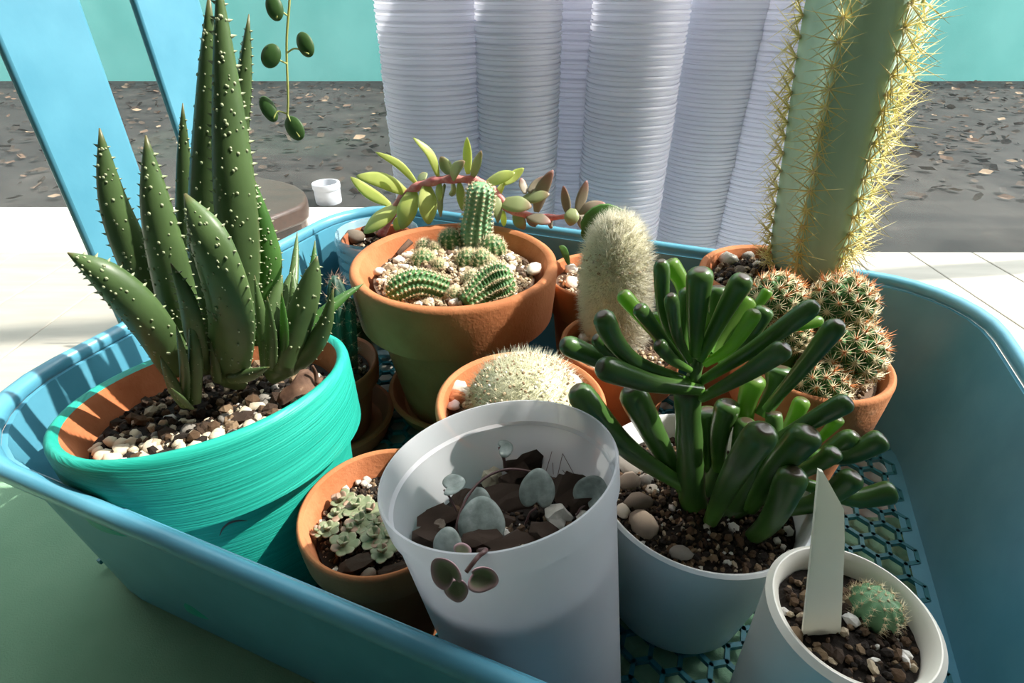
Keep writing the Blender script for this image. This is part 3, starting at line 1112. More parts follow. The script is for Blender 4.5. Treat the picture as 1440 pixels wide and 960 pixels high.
# ------------------------------------------------------------------ ribbed cactus stems
def cactus_stem(parent, m, pts, rad, ribs=12, rib_d=.12, rows=14, spines=7, slen=.004, srad=.00016, sm='spine_c', n=30, cap=True, N=None, tuft=.0006, prof=None, spread=.9, name='stem', tub=0.0):
    C = bez(pts, n)
    s = np.linspace(0, 1, n)
    if prof is None:
        f = np.where(s < .72, .9 + .1 * np.sin(s / .72 * math.pi / 2), np.sqrt(np.clip(1 - ((s - .72) / .285) ** 2, 0.0, 1)))
    else:
        f = prof(s)
    f = np.maximum(f, .03)
    T = np.gradient(C, axis=0)
    T /= np.linalg.norm(T, axis=1)[:, None]
    ref = np.array([.3, -1, .2]) if N is None else np.asarray(N, float)
    na = ribs * 4
    a = np.linspace(0, 2 * math.pi, na, endpoint=False)
    V, F, tt = [], [], []
    fr = []
    for i in range(n):
        x = unit(ref - T[i] * ref.dot(T[i]))
        y = np.cross(T[i], x)
        fr.append((x, y))
        rr = rad * f[i] * (1 - rib_d * (.5 - .5 * np.cos(a * ribs)) - tub * (.5 + .5 * np.cos(2 * math.pi * (s[i] * rows) + math.pi * np.round(a * ribs / (2 * math.pi)))))
        V.append(C[i] + np.outer(rr * np.cos(a), x) + np.outer(rr * np.sin(a), y))
        tt.append(np.full(na, s[i]))
    for i in range(n - 1):
        for j_ in range(na):
            j2 = (j_ + 1) % na
            F.append((i * na + j_, i * na + j2, (i + 1) * na + j2, (i + 1) * na + j_))
    F.append(tuple((n - 1) * na + q for q in range(na)))
    F.append(tuple(range(na))[::-1])
    mb = MB()
    mb.add(np.concatenate(V), F, np.concatenate(tt))
    st = mb.build(name, m, parent)
    P_, D_, L_, tu = [], [], [], []
    for k in range(ribs):
        an = 2 * math.pi * k / ribs
        for q in range(rows):
            u = min((q + .5 + (.5 if k % 2 else 0)) / rows, .985) * (n - 1)
            i = int(u)
            x, y = fr[i]
            out = x * math.cos(an) + y * math.sin(an)
            fi = f[i] + (f[min(i + 1, n - 1)] - f[i]) * (u - i)
            ci = C[i] + (C[min(i + 1, n - 1)] - C[i]) * (u - i)
            slope = (f[min(i + 1, n - 1)] - f[max(i - 1, 0)]) * rad / (np.linalg.norm(C[min(i + 1, n - 1)] - C[max(i - 1, 0)]) + 1e-9)
            no = unit(out - T[i] * np.clip(slope, -4, 1))
            p = ci + out * rad * fi
            tu.append(p)
            lat = np.cross(T[i], out)
            for z in range(spines):
                an2 = 2 * math.pi * (z + random.random() * .6) / max(spines, 1)
                d = no * random.uniform(.35, 1.0) + (lat * math.cos(an2) + unit(np.cross(lat, no)) * math.sin(an2)) * spread
                P_.append(p)
                D_.append(d)
                L_.append(slen * random.uniform(.6, 1.25))
    mb = MB()
    needles(mb, P_, D_, L_, srad)
    mb.build('spines', M[sm], st, kind='stuff')
    if tuft:
        mb = MB()
        IV, IF = ico(1)
        for p in tu:
            mb.add(IV * tuft * random.uniform(.7, 1.2) + p, IF)
        mb.build('areoles', M['spine_c'], st, kind='stuff')
    return st


P = POTS['centre']
cl = thing('clustered_cactus', on_soil(P, 650, 380), 'clump of short green cacti with one upright stem in the middle pot', 'cactus')
ks = depth(P.c) / FPX
g = M['cactus']


def C3(px, py, up=0.0):
    return on_soil(P, px, py, up)


def capped(s):
    return np.where(s < .5, .82 + .18 * np.sin(s * math.pi), np.sqrt(np.clip(1 - ((s - .5) / .505) ** 2, 0, 1)))


b0 = C3(668, 350)
up = np.array([0, 0, 1.0])
top = W(677, 257, b0[1] + .004)
cactus_stem(cl, M['cactus_b'], [b0, b0 + (top - b0) * .35 + [-.001, 0, 0], b0 + (top - b0) * .7, top], 25 * ks, 13, .14, 15, 6, .0032, .00020, tuft=.0009, tub=.09, n=75,
            spread=1.0, prof=lambda s: np.where(s < .42, .98 + .06 * np.sin(s / .42 * math.pi), np.where(s < .52, .93, np.where(s < .84, .90, .90 * np.sqrt(np.clip(1 - ((s - .84) / .17) ** 2, 0, 1))))))
a0, a1 = C3(628, 408, .005), C3(545, 412, .006)
cactus_stem(cl, g, [a0, (a0 + a1) / 2 + [0, 0, .007], a1 + [0, -.004, 0]], 19 * ks, 12, .16, 15, 6, .0034, .00020, tuft=.0009, tub=.09, n=75)
a0, a1 = C3(655, 428, .005), C3(722, 398, .012)
cactus_stem(cl, g, [a0, (a0 + a1) / 2 + [0, .004, .004], a1 + [.0, -.002, .006]], 27 * ks, 14, .16, 15, 6, .0036, .00020, tuft=.0009, tub=.09, n=75,
            prof=lambda s: np.where(s < .7, .5 + .5 * np.sin(s / .7 * math.pi / 2), np.sqrt(np.clip(1 - ((s - .7) / .305) ** 2, 0, 1))))
for (hx_, hy_, hr, hgt) in ((598, 348, 12, .006), (596, 368, 15, .009), (634, 345, 17, .014), (658, 372, 15, .012), (677, 374, 14, .013), (692, 355, 18, .014),
                            (640, 418, 10, .006), (617, 376, 10, .006), (664, 395, 11, .007), (688, 376, 12, .008), (612, 352, 9, .006)):
    q = C3(hx_, hy_ + 6)
    cactus_stem(cl, g, [q - up * .004, q + up * hgt * .5, q + up * (hgt + .005) + [0, -.002, 0]], hr * 1.15 * ks, 11, .15, 8, 9, .0044, .00020, n=14, prof=capped)
for i in range(26):
    a = random.uniform(0, 6.283)
    r = random.uniform(.55, .95)
    p = loc(P, r, a, P.soil_d - .002)
    s = random.uniform(.0025, .0055)
    stone('gravel_stone', p, (s, s * .8, s * .7), 'pale', 'pale gravel stone lying around the clustered cacti', 'pebble', 'pale gravel in the middle pot')
stone('gravel_stone', C3(752, 383, .003), (.008, .006, .005), 'pale', 'large white stone at the right of the clustered cacti', 'pebble')
stone('gravel_stone', C3(575, 363, .001), (.006, .005, .004), 'pale', 'white stone at the left of the clustered cacti', 'pebble')
mb = MB()
C = bez([C3(556, 358, .002), C3(566, 350, .006), C3(573, 336, .010)], 8)
sweep(mb, C, np.linspace(.002, .003, 8), np.full(8, .0008), TOCAM, 6)
mb.build('bark_curl', M['dryleaf'], loc=C[0], label='thin curled bark strip standing in the middle pot', cat='bark')

# ------------------------------------------------------------------ round white-spined cactus
P = POTS['ball']
q = on_soil(P, 727, 560)
q = np.array([P.c[0] + .0025, P.c[1] - .002, P.c[2] - P.soil_d])
bc = thing('round_cactus', q, 'low round cactus densely covered in fine white spines and grit', 'cactus')
RB = .0305
mb = MB()
V, F = ico(4)
V = V * [RB, RB, RB * .86]
mb.add(V + q + [0, 0, RB * .30], F)
body = mb.build('body', M['hairbody'], bc)
ctr = q + [0, 0, RB * .30]
n = 7500
d = RNG.normal(size=(n, 3))
d /= np.linalg.norm(d, axis=1)[:, None]
d = d[d[:, 2] > -.35]
Pn = ctr + d * [RB, RB, RB * .86]
mb = MB()
needles(mb, Pn, d * [1, 1, 1.15] + RNG.normal(size=d.shape) * .42, RNG.uniform(.0028, .0105, len(d)), .00016)
mb.build('spines', M['hair_g'], body, kind='stuff')
mb = MB()
IV, IF = ico(1)
k = 0
while k < 420:
    d = RNG.normal(size=3)
    d = d / np.linalg.norm(d)
    if d[2] < .15:
        continue
    s = random.uniform(.0005, .0014)
    mb.add((IV * s * [1, random.uniform(.6, 1), random.uniform(.6, 1)]) @ rot_rand().T + ctr + d * [RB, RB, RB * .86] * 1.10, IF, 0, random.uniform(.3, 1))
    k += 1
mb.build('grit', M['grit'], bc, smooth=False, kind='stuff')
for (sx, sy, s, mk, lb) in ((640, 552, (.0085, .006, .005), 'pale', 'cream stone left of the round cactus'), (640, 562, (.006, .006, .004), 'terra_in', 'brown clay shard left of the round cactus'),
                            (638, 573, (.006, .004, .003), 'pink', 'pinkish stone at the left rim beside the round cactus'), (803, 545, (.006, .008, .006), 'pale', 'cream stone right of the round cactus')):
    stone('stone', on_soil(P, sx, sy, .001), s, mk, lb, 'pebble')

# ------------------------------------------------------------------ woolly column cactus
P = POTS['hairy']
q = np.array([P.c[0], P.c[1] - .002, P.c[2] - P.soil_d])
q = on_soil(P, 868, 478)
wc = thing('woolly_cactus', q, 'upright column cactus wrapped in dense white hair', 'cactus')
top = W(869, 306, q[1] + .003)
rad = 43 * depth((q + top) / 2) / FPX
C = bez([q, q * .6 + top * .4 + [-.001, 0, 0], top], 26)
s = np.linspace(0, 1, 26)
f = np.where(s < .66, .86 + .14 * np.sin(np.clip(s / .5, 0, 1) * math.pi / 2), np.sqrt(np.clip(1 - ((s - .66) / .345) ** 2, 0.0, 1)))
f = np.maximum(f, .04)
mb = MB()
sweep(mb, C, rad * f, rad * f, (0, -1, .1), 32)
body = mb.build('stem', M['hairbody'], wc)
n = 20000
u = RNG.uniform(0, 1, n) ** .9 * 25
i = np.minimum(u.astype(int), 24)
fr = (u - i)[:, None]
cc = C[i] * (1 - fr) + C[i + 1] * fr
ff = f[i] * (1 - fr[:, 0]) + f[i + 1] * fr[:, 0]
an = RNG.uniform(0, 2 * math.pi, n)
ax = unit(top - q)
x_ = unit(np.cross(ax, [0, 1, 0]))
y_ = np.cross(ax, x_)
out = np.outer(np.cos(an), x_) + np.outer(np.sin(an), y_)
upw = np.clip((u / 25 - .6) / .4, 0, 1)[:, None]
D = out * (1.05 - upw * .7) + ax * (upw * 1.2 - .15) + RNG.normal(size=(n, 3)) * .5
mb = MB()
needles(mb, cc + out * (rad * ff)[:, None], D, RNG.uniform(.003, .0105, n), .00019)
mb.build('hair', M['hair'], body, kind='stuff')
mb = MB()
for k in range(150):
    d = unit(np.array([random.gauss(0, 1), random.gauss(0, 1), abs(random.gauss(0, 1))]))
    mb.add((IV * random.uniform(.0005, .0012)) @ rot_rand().T + C[18] + np.array([d[0] * rad, d[1] * rad, d[2] * rad * 1.02]) * 1.06, IF, 0, random.uniform(.4, 1))
mb.build('grit', M['grit'], wc, smooth=False, kind='stuff')
for k in range(7):
    a = random.uniform(2.2, 4.6)
    s = random.uniform(.003, .006)
    stone('stone', loc(P, .82, a, P.soil_d - .001), (s, s * .8, s * .7), 'pale', 'pale stone on the soil beside the woolly cactus', 'pebble', 'stones around the woolly cactus')

# pink stones and a little green sprout in the pot behind
P = POTS['pink']
taken = []
k = 0
while k < 26:
    a, r = random.uniform(0, 6.283), math.sqrt(random.random()) * .84
    p = loc(P, r, a, P.soil_d - .001)
    s = random.uniform(.006, .010)
    k += 1
    if any(np.linalg.norm(p - q2) < (s + z) * .62 for q2, z in taken):
        continue
    taken.append((p, s))
    pk = random.random() < .55
    stone('stone', p, (s, s * .8, s * .6), 'pink' if pk else 'pale', 'angular pink stone topping the pot behind the woolly cactus' if pk else 'angular white stone topping the pot behind the woolly cactus', 'pebble', 'stones in the pink-topped pot', blocky=.5)
q = on_soil(P, 838, 372)
sp = thing('leafy_sprout', q, 'flat yellow-green leafy sprout showing behind the woolly cactus top', 'plant')
tp = W(842, 302, q[1] - .012)
mb = MB()
sweep(mb, bez([q, q * .5 + tp * .5, tp], 10), np.linspace(.002, .0015, 10), np.linspace(.002, .0015, 10), TOCAM, 8)
mb.build('stem', M['pennystem'], sp)
for pts_, hwp in (([(842, 345), (828, 318), (850, 298), (885, 303)], 13), ([(845, 340), (826, 330), (822, 318)], 9), ([(800, 372), (793, 352), (786, 346)], 5)):
    pp = [W(a, c, q[1] - .012) for a, c in pts_]
    leaf(sp, M['aloe_y'], pp, hwp * depth(pp[0]) / FPX, .001, 'sedum')

# ------------------------------------------------------------------ tall column cactus
P = POTS['tall']
q = on_soil(P, 1131, 392)
tcx = thing('column_cactus', q, 'tall blue-green ribbed column cactus with long yellow spines', 'cactus')
Yc = q[1]
top = W(1226, -60, Yc + .01)
rad = 51 * depth(q) / FPX
cactus_stem(tcx, M['column'], [q, W(1147, 320, Yc), W(1172, 200, Yc), W(1195, 90, Yc), top], rad, 6, .30, 20, 13, .023, .00062, 'spine_y', 46,
            N=(.30, -1, 0), tuft=.0016, prof=lambda s: np.where(s < .2, .62 + .38 * np.sin(s / .2 * math.pi / 2), np.where(s < .9, 1.0 + .16 * s, 1.14 * np.sqrt(np.clip(1 - ((s - .9) / .104) ** 2, 0, 1)))), spread=1.0)
for sx, sy, s, mk, lb in ((1022, 370, .008, 'perlite', 'lumpy white stone at the rim of the tall cactus pot'), (1050, 362, .005, 'pebble_g', 'grey stone beside the tall cactus'), (1040, 385, .006, 'pebble_b', 'brown stone in front of the tall cactus'), (1065, 375, .005, 'pale', 'pale stone beside the tall cactus')):
    stone('stone', on_soil(P, sx, sy, .001), (s, s * .8, s * .75), mk, lb, 'pebble')

# ------------------------------------------------------------------ ball cactus cluster at the right
P = POTS['mam']


def mam_head(label, px, py, Y, rpx, cone=True, squash=1.05):
    c = W(px, py, Y)
    rad = rpx * depth(c) / FPX
    z0 = P.c[2] - P.soil_d
    b0 = np.array([c[0], c[1], min(z0, c[2] - rad * .5)])
    t = thing('ball_cactus', b0, label, 'cactus', 'ball cacti crowded in the right pot')
    mb = MB()
    V, F = ico(4)
    V = V * [1, 1, squash] * rad * .92
    mb.add(V + c, F)
    if c[2] - b0[2] > rad * .6:
        lathe(mb, [(rad * .62, 0), (rad * .85, (c[2] - b0[2]) * .6), (rad * .90, c[2] - b0[2])], 24, b0)
    body = mb.build('body', M['cactus'], t)
    n = int(54 * (rpx / 34) ** 1.2)
    n = 62
    mbt, mbs, mbo = MB(), MB(), MB()
    IV2, IF2 = ico(2)
    ga = math.pi * (3 - math.sqrt(5))
    for k in range(n):
        zz = 1 - (k + .5) / n * 1.55
        r = math.sqrt(max(0, 1 - zz * zz))
        d = np.array([r * math.cos(ga * k), r * math.sin(ga * k), zz])
        p = c + d * rad * [1, 1, squash] * .92
        B = frame_from(d, (.2, .1, 1) if abs(d[2]) < .95 else (1, 0, 0))
        tr = rad * .19
        mbt.add((IV2 * [tr, tr, tr * 1.1]) @ B.T + p, IF2)
        e = p + d * tr * 1.1
        m_ = 13
        aa = np.linspace(0, 2 * math.pi, m_, endpoint=False) + random.random()
        D = np.outer(np.cos(aa), B[:, 0]) + np.outer(np.sin(aa), B[:, 1]) + d * .35
        needles(mbs, np.tile(e, (m_, 1)), D, rad * RNG.uniform(.32, .48, m_), .00038)
        mbs.add(IV * .0007 + e, IF)
        if zz > .45:
            m2 = 7
            D = d + RNG.normal(size=(m2, 3)) * .45
            needles(mbo, np.tile(e, (m2, 1)), D, rad * RNG.uniform(.28, .50, m2), .00030)
    mbt.build('tubercles', M['cactus'], body, kind='stuff')
    mbs.build('radial_spines', M['spine_c'], body, kind='stuff')
    mbo.build('central_spines', M['spine_o'], body, kind='stuff')


Ym = P.c[1]
mam_head('ball cactus with an orange-spined crown, just left of the tall column', 1090, 424, Ym + .012, 33)
mam_head('ball cactus with an orange-spined crown, just right of the tall column', 1182, 432, Ym + .006, 38)
mam_head('large ball cactus at the right edge below the orange crowns', 1190, 498, Ym - .012, 42)
mam_head('ball cactus with starry white spines low behind the jade', 1152, 545, Ym - .026, 34)
mam_head('small ball cactus half hidden behind jade leaves', 1110, 470, Ym - .006, 24)
for sx, sy in ((1135, 480), (1120, 492)):
    stone('stone', on_soil(P, sx, sy, .001), (.005, .004, .004), 'perlite', 'white stone between the ball cacti and the jade', 'pebble', 'white stones by the ball cacti')

# ------------------------------------------------------------------ small shaded cactus
P = POTS['small']
q = on_soil(P, 482, 530)
sc = thing('shaded_cactus', q, 'thin dark green spiny cactus in the small shaded pot', 'cactus')
Ys = q[1]
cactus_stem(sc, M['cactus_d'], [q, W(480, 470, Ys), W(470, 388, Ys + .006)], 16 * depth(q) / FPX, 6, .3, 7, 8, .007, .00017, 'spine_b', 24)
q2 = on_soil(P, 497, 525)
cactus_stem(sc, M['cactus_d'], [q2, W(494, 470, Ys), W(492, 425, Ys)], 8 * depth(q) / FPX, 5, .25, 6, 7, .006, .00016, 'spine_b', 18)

# ------------------------------------------------------------------ trailing succulent with pink stem
P = POTS['jarpot']
q = on_soil(P, 535, 325)
sdm = thing('trailing_succulent', q, 'trailing succulent with pink stem and yellow-green pointed leaves along the back', 'succulent')


def c4(cx, cy):
    return 470 + cx * .2708, 180 + cy * .2708


Yst = .520
stem_c = [(290, 470), (330, 390), (380, 338), (440, 300), (520, 275), (600, 264), (700, 268), (780, 292), (850, 350), (910, 425), (1000, 452), (1120, 464), (1215, 458)]
SY = np.linspace(.508, .478, len(stem_c))
pts_ = [q] + [W(*c4(*c), y) for c, y in zip(stem_c, SY)]
mb = MB()
C = bez(pts_, 60)
sr = 6.0 * depth(pts_[4]) / FPX
wv = sr * (1 + .18 * np.sin(np.linspace(0, 70, 60)))
wv[40:] *= np.linspace(1, .6, 20)
sweep(mb, C, wv, wv, TOCAM, 10)
mb.build('stem', M['pinkstem'], sdm)
SL = [((330, 400), (155, 545), 42, -.02, 'y', 0), ((375, 335), (115, 250), 33, -.01, 'y', -20), ((290, 400), (85, 255), 26, .012, 'y', 10), ((430, 290), (215, 125), 17, 0, 'y', -22),
      ((540, 250), (410, 50), 20, .0, 'y', -26), ((410, 325), (350, 525), 45, -.02, 'y', 0), ((480, 298), (490, 500), 42, -.018, 'y', 0), ((345, 460), (318, 532), 22, .0, 'y', 0),
      ((545, 280), (545, 382), 17, -.01, 'y', 0), ((575, 295), (552, 462), 20, .012, 'g', -12), ((605, 240), (552, 148), 27, .005, 'g', 0), ((608, 272), (678, 172), 28, -.012, 'g', 14),
      ((695, 240), (690, 48), 22, .008, 'y', 0), ((715, 262), (765, 118), 22, -.004, 'g', 0), ((650, 285), (668, 432), 20, -.008, 'y', 0), ((622, 290), (612, 355), 24, .012, 'g', 0),
      ((465, 275), (455, 230), 27, .012, 'g', 0), ((790, 285), (938, 232), 31, -.008, 'y', 0), ((880, 290), (985, 208), 22, .008, 'y', 0), ((845, 335), (850, 492), 21, -.012, 'g', 0),
      ((880, 300), (845, 345), 22, .01, 'y', 0), ((865, 385), (1025, 408), 40, -.014, 'g', 0), ((975, 372), (1118, 343), 30, -.006, 'g', 0), ((1010, 335), (1095, 252), 22, .008, 'd', 0),
      ((990, 340), (970, 258), 19, .012, 'd', 0), ((1050, 435), (1136, 218), 30, .002, 'd', 16), ((1000, 455), (1125, 490), 30, -.012, 'd', 0), ((935, 445), (990, 525), 27, -.006, 'g', 0),
      ((880, 430), (880, 512), 17, .006, 'y', 0), ((1130, 470), (1120, 520), 20, .01, 'd', 0),
      ((1215, 450), (1190, 300), 20, .004, 'd', 0), ((1260, 440), (1312, 272), 24, .006, 'd', 0), ((1270, 440), (1408, 392), 27, -.002, 'd', 8), ((1240, 420), (1225, 508), 32, -.008, 'g', 0),
      ((1265, 455), (1300, 535), 16, .0, 'd', 0), ((1250, 450), (1345, 440), 18, .01, 'd', 0), ((1040, 470), (1010, 500), 30, .008, 'd', 0), ((760, 280), (720, 350), 24, .01, 'g', 0)]
for (bx_, by_), (tx_, ty_), hw_, dy, cl_, bend in SL:
    u = np.interp(bx_, [c[0] for c in stem_c], SY)
    pb, pt = c4(bx_, by_), c4(tx_, ty_)
    mid = ((pb[0] + pt[0]) / 2, (pb[1] + pt[1]) / 2)
    dl = np.array([pt[0] - pb[0], pt[1] - pb[1]])
    pr = np.array([-dl[1], dl[0]]) / (np.linalg.norm(dl) + 1e-6)
    mid = (mid[0] - pr[0] * bend * .27, mid[1] - pr[1] * bend * .27)
    p3 = [W(*pb, u), W(*mid, u + dy * .7), W(*pt, u + dy)]
    hw3 = hw_ * 1.22 * .2708 * depth(p3[0]) / FPX
    leaf(sdm, M['sedum_' + cl_], p3, hw3, hw3 * .37, 'sedum', TOCAM + np.array([random.uniform(-.5, .5), 0, random.uniform(-.3, .5)]), 14, 12, .15)
stone('stone', on_soil(P, 497, 338, .002), (.010, .008, .008), 'pebble_b', 'round reddish-brown stone in the pot inside the jar', 'pebble', rough=.2)
stone('bark_chip', on_soil(P, 511, 318, .004), (.008, .006, .007), 'bark', 'lumpy brown bark piece in the pot inside the jar', 'bark', rough=.7)

# ------------------------------------------------------------------ jade with finger leaves
P = POTS['white']
q = on_soil(P, 975, 712)
jd = thing('finger_jade', q, 'dark green jade plant with long tubular finger leaves in the white pot', 'succulent')
YJ = q[1]


def finger(px, dys, rpx, bright=False, n=20):
    pts = [W(a, c, YJ + d) for (a, c), d in zip(px, dys)]
    C = bez(pts, n)
    L = np.linalg.norm(pts[-1] - pts[0])
    s = np.linspace(0, 1, n)
    s = 1 - (1 - s) ** 1.35
    C = np.array([[np.interp(v, np.linspace(0, 1, n), C[:, k]) for k in range(3)] for v in s])
    rad = rpx * 1.14 * depth(C[-1]) / FPX
    f = np.interp(s, [0, .15, .45, .75, .90, .95, .98, 1.0], [.52, .62, .80, .97, 1.06, 1.0, .80, .48])
    mb = MB()
    V, F, tt = [], [], []
    S_, N_, T_ = sweep(mb, C, rad * f, rad * f * .92, TOCAM, 14, 0, cap=False)
    # hollowed tip
    e = C[-1]
    t = unit(C[-1] - C[-2])
    a = np.linspace(0, 2 * math.pi, 14, endpoint=False)
    r1 = rad * .30
    V = e + t * rad * .02 + np.outer(np.cos(a) * r1, S_[-1]) + np.outer(np.sin(a) * r1 * .92, N_[-1])
    k0 = mb.n
    mb.add(V, [tuple(range(14))], 1.0)
    mb.f += [((n - 1) * 14 + j_, (n - 1) * 14 + (j_ + 1) % 14, k0 + (j_ + 1) % 14, k0 + j_) for j_ in range(14)]
    mb.build('leaf', M['jade_y'] if bright else M['jade'], jd)


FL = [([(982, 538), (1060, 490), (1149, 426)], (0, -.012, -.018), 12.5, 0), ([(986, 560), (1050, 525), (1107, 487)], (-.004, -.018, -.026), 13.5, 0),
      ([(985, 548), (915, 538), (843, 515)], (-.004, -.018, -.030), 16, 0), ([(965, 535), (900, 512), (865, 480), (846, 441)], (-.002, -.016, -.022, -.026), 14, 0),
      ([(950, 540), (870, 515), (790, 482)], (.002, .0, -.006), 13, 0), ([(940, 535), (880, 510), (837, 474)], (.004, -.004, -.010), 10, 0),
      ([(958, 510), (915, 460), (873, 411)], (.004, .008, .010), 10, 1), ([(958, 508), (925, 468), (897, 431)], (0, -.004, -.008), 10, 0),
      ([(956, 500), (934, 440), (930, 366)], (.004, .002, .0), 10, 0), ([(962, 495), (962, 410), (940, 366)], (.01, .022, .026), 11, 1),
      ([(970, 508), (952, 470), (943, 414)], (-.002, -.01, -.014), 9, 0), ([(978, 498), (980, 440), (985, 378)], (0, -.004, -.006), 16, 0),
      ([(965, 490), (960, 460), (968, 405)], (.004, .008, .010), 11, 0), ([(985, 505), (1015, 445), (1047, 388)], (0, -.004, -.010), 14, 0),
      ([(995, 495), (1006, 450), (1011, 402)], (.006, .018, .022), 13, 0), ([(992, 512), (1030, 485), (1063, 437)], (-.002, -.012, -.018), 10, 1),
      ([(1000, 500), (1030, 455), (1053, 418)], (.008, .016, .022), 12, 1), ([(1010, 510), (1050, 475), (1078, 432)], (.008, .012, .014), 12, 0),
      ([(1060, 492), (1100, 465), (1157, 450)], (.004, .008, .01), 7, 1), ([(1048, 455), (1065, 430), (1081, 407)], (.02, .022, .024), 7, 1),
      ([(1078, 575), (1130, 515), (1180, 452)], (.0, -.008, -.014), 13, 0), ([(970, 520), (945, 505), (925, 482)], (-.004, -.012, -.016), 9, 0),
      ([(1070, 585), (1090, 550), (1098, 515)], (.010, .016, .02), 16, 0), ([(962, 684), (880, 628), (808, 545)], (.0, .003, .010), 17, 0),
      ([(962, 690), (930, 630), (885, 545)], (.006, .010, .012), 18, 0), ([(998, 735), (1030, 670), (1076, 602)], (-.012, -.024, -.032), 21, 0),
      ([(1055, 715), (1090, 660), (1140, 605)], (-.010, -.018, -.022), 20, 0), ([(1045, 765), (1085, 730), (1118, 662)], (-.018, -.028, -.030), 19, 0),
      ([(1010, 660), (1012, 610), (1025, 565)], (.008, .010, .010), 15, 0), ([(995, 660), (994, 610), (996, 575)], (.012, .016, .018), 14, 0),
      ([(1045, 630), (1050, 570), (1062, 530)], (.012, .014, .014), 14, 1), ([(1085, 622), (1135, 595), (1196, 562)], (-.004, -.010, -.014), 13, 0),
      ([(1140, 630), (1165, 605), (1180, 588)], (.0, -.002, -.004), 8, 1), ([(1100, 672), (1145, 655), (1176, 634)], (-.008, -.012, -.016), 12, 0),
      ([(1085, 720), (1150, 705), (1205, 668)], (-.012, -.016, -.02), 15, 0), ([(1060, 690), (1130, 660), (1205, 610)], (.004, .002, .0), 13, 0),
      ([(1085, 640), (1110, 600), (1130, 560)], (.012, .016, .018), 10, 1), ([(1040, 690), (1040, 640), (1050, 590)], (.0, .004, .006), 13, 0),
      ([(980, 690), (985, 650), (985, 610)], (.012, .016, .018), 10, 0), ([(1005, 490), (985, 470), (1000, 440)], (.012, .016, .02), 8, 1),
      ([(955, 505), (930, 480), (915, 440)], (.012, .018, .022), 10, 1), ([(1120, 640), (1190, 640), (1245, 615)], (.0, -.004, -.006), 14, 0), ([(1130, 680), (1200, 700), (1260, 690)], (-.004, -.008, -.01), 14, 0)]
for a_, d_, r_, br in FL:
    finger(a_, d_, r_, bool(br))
# trunk and branches
def branch(px, dys, r0, r1):
    pts = [W(a, c, YJ + d) for (a, c), d in zip(px, dys)]
    C = bez(pts, 14)
    k = depth(pts[0]) / FPX
    w = np.linspace(r0, r1, 14) * k * (1 + .05 * np.sin(np.linspace(0, 22, 14)))
    mb = MB()
    sweep(mb, C, w, w, TOCAM, 14)
    mb.build('branch', M['jadetrunk'] if r0 < 15 else M['jade'], jd)


branch([(975, 720), (970, 640), (966, 545)], (0, 0, 0), 19, 15)
branch([(968, 560), (978, 520), (985, 492)], (0, 0, .004), 11, 7)
branch([(1005, 745), (1050, 690), (1085, 610), (1088, 580)], (-.004, -.004, 0, .004), 17, 9)
branch([(985, 730), (1040, 715), (1105, 665)], (-.004, -.006, -.004), 16, 9)
branch([(980, 715), (1000, 680), (1015, 640)], (.004, .008, .01), 13, 9)
# stones in the white pot
for sx, sy, s, mk, lb in ((888, 655, (.009, .010, .006), 'pebble_g', 'smooth grey pebble at the back left of the white pot'), (885, 682, (.007, .006, .005), 'pebble_b', 'dark brown pebble left of the jade'),
                          (897, 710, (.0085, .006, .005), 'pebble_b', 'tan brown oval pebble left of the jade'), (903, 742, (.008, .010, .006), 'pebble_b', 'large brown pebble with a dimple near the white rim'),
                          (875, 722, (.004, .005, .004), 'pale', 'cream pebble against the white rim behind the clear pot'), (908, 680, (.005, .005, .004), 'pebble_g', 'small grey pebble beside the jade stem'),
                          (957, 782, (.006, .004, .004), 'pebble_g', 'grey pebble at the front of the white pot'), (915, 690, (.004, .004, .003), 'pale', 'small pale pebble beside the jade stem')):
    stone('pebble', on_soil(P, sx, sy, .001), s, mk, lb, 'pebble', rough=.3)
for sx, sy in ((950, 730), (960, 745), (1100, 770), (1092, 762), (1110, 778), (935, 762), (948, 712), (985, 800)):
    stone('perlite_grain', on_soil(P, sx, sy, .001), random.uniform(.0012, .0022), 'perlite', 'white perlite grain on the soil around the jade', 'perlite', 'perlite grains around the jade')

# ------------------------------------------------------------------ heart-leaved vine in the clear pot
P = POTS['clear']


def c3(cx, cy):
    return 520 + cx * .2917, 550 + cy * .2917


q = on_soil(P, *c3(700, 640))
hv = thing('heart_leaf_vine', q, 'trailing vine with silvery grey heart-shaped leaves in the clear pot', 'vine')
Yv = .157


def vtube(pts, r, name='stem'):
    mb = MB()
    C = bez(pts, 6 * len(pts))
    sweep(mb, C, np.full(len(C), r), np.full(len(C), r), TOCAM, 8)
    mb.build(name, M['vine'], hv)


NZ = P.B[:, 2]
vpts = [on_soil(P, *c3(c_[0], c_[1] + 26), .004 + c_[2]) for c_ in ((445, 705, 0), (418, 640, .006), (440, 550, .012), (480, 470, .015), (550, 395, .017), (650, 352, .016), (760, 358, .012), (880, 395, .006), (990, 440, .0))]
vtube(vpts, .0006)


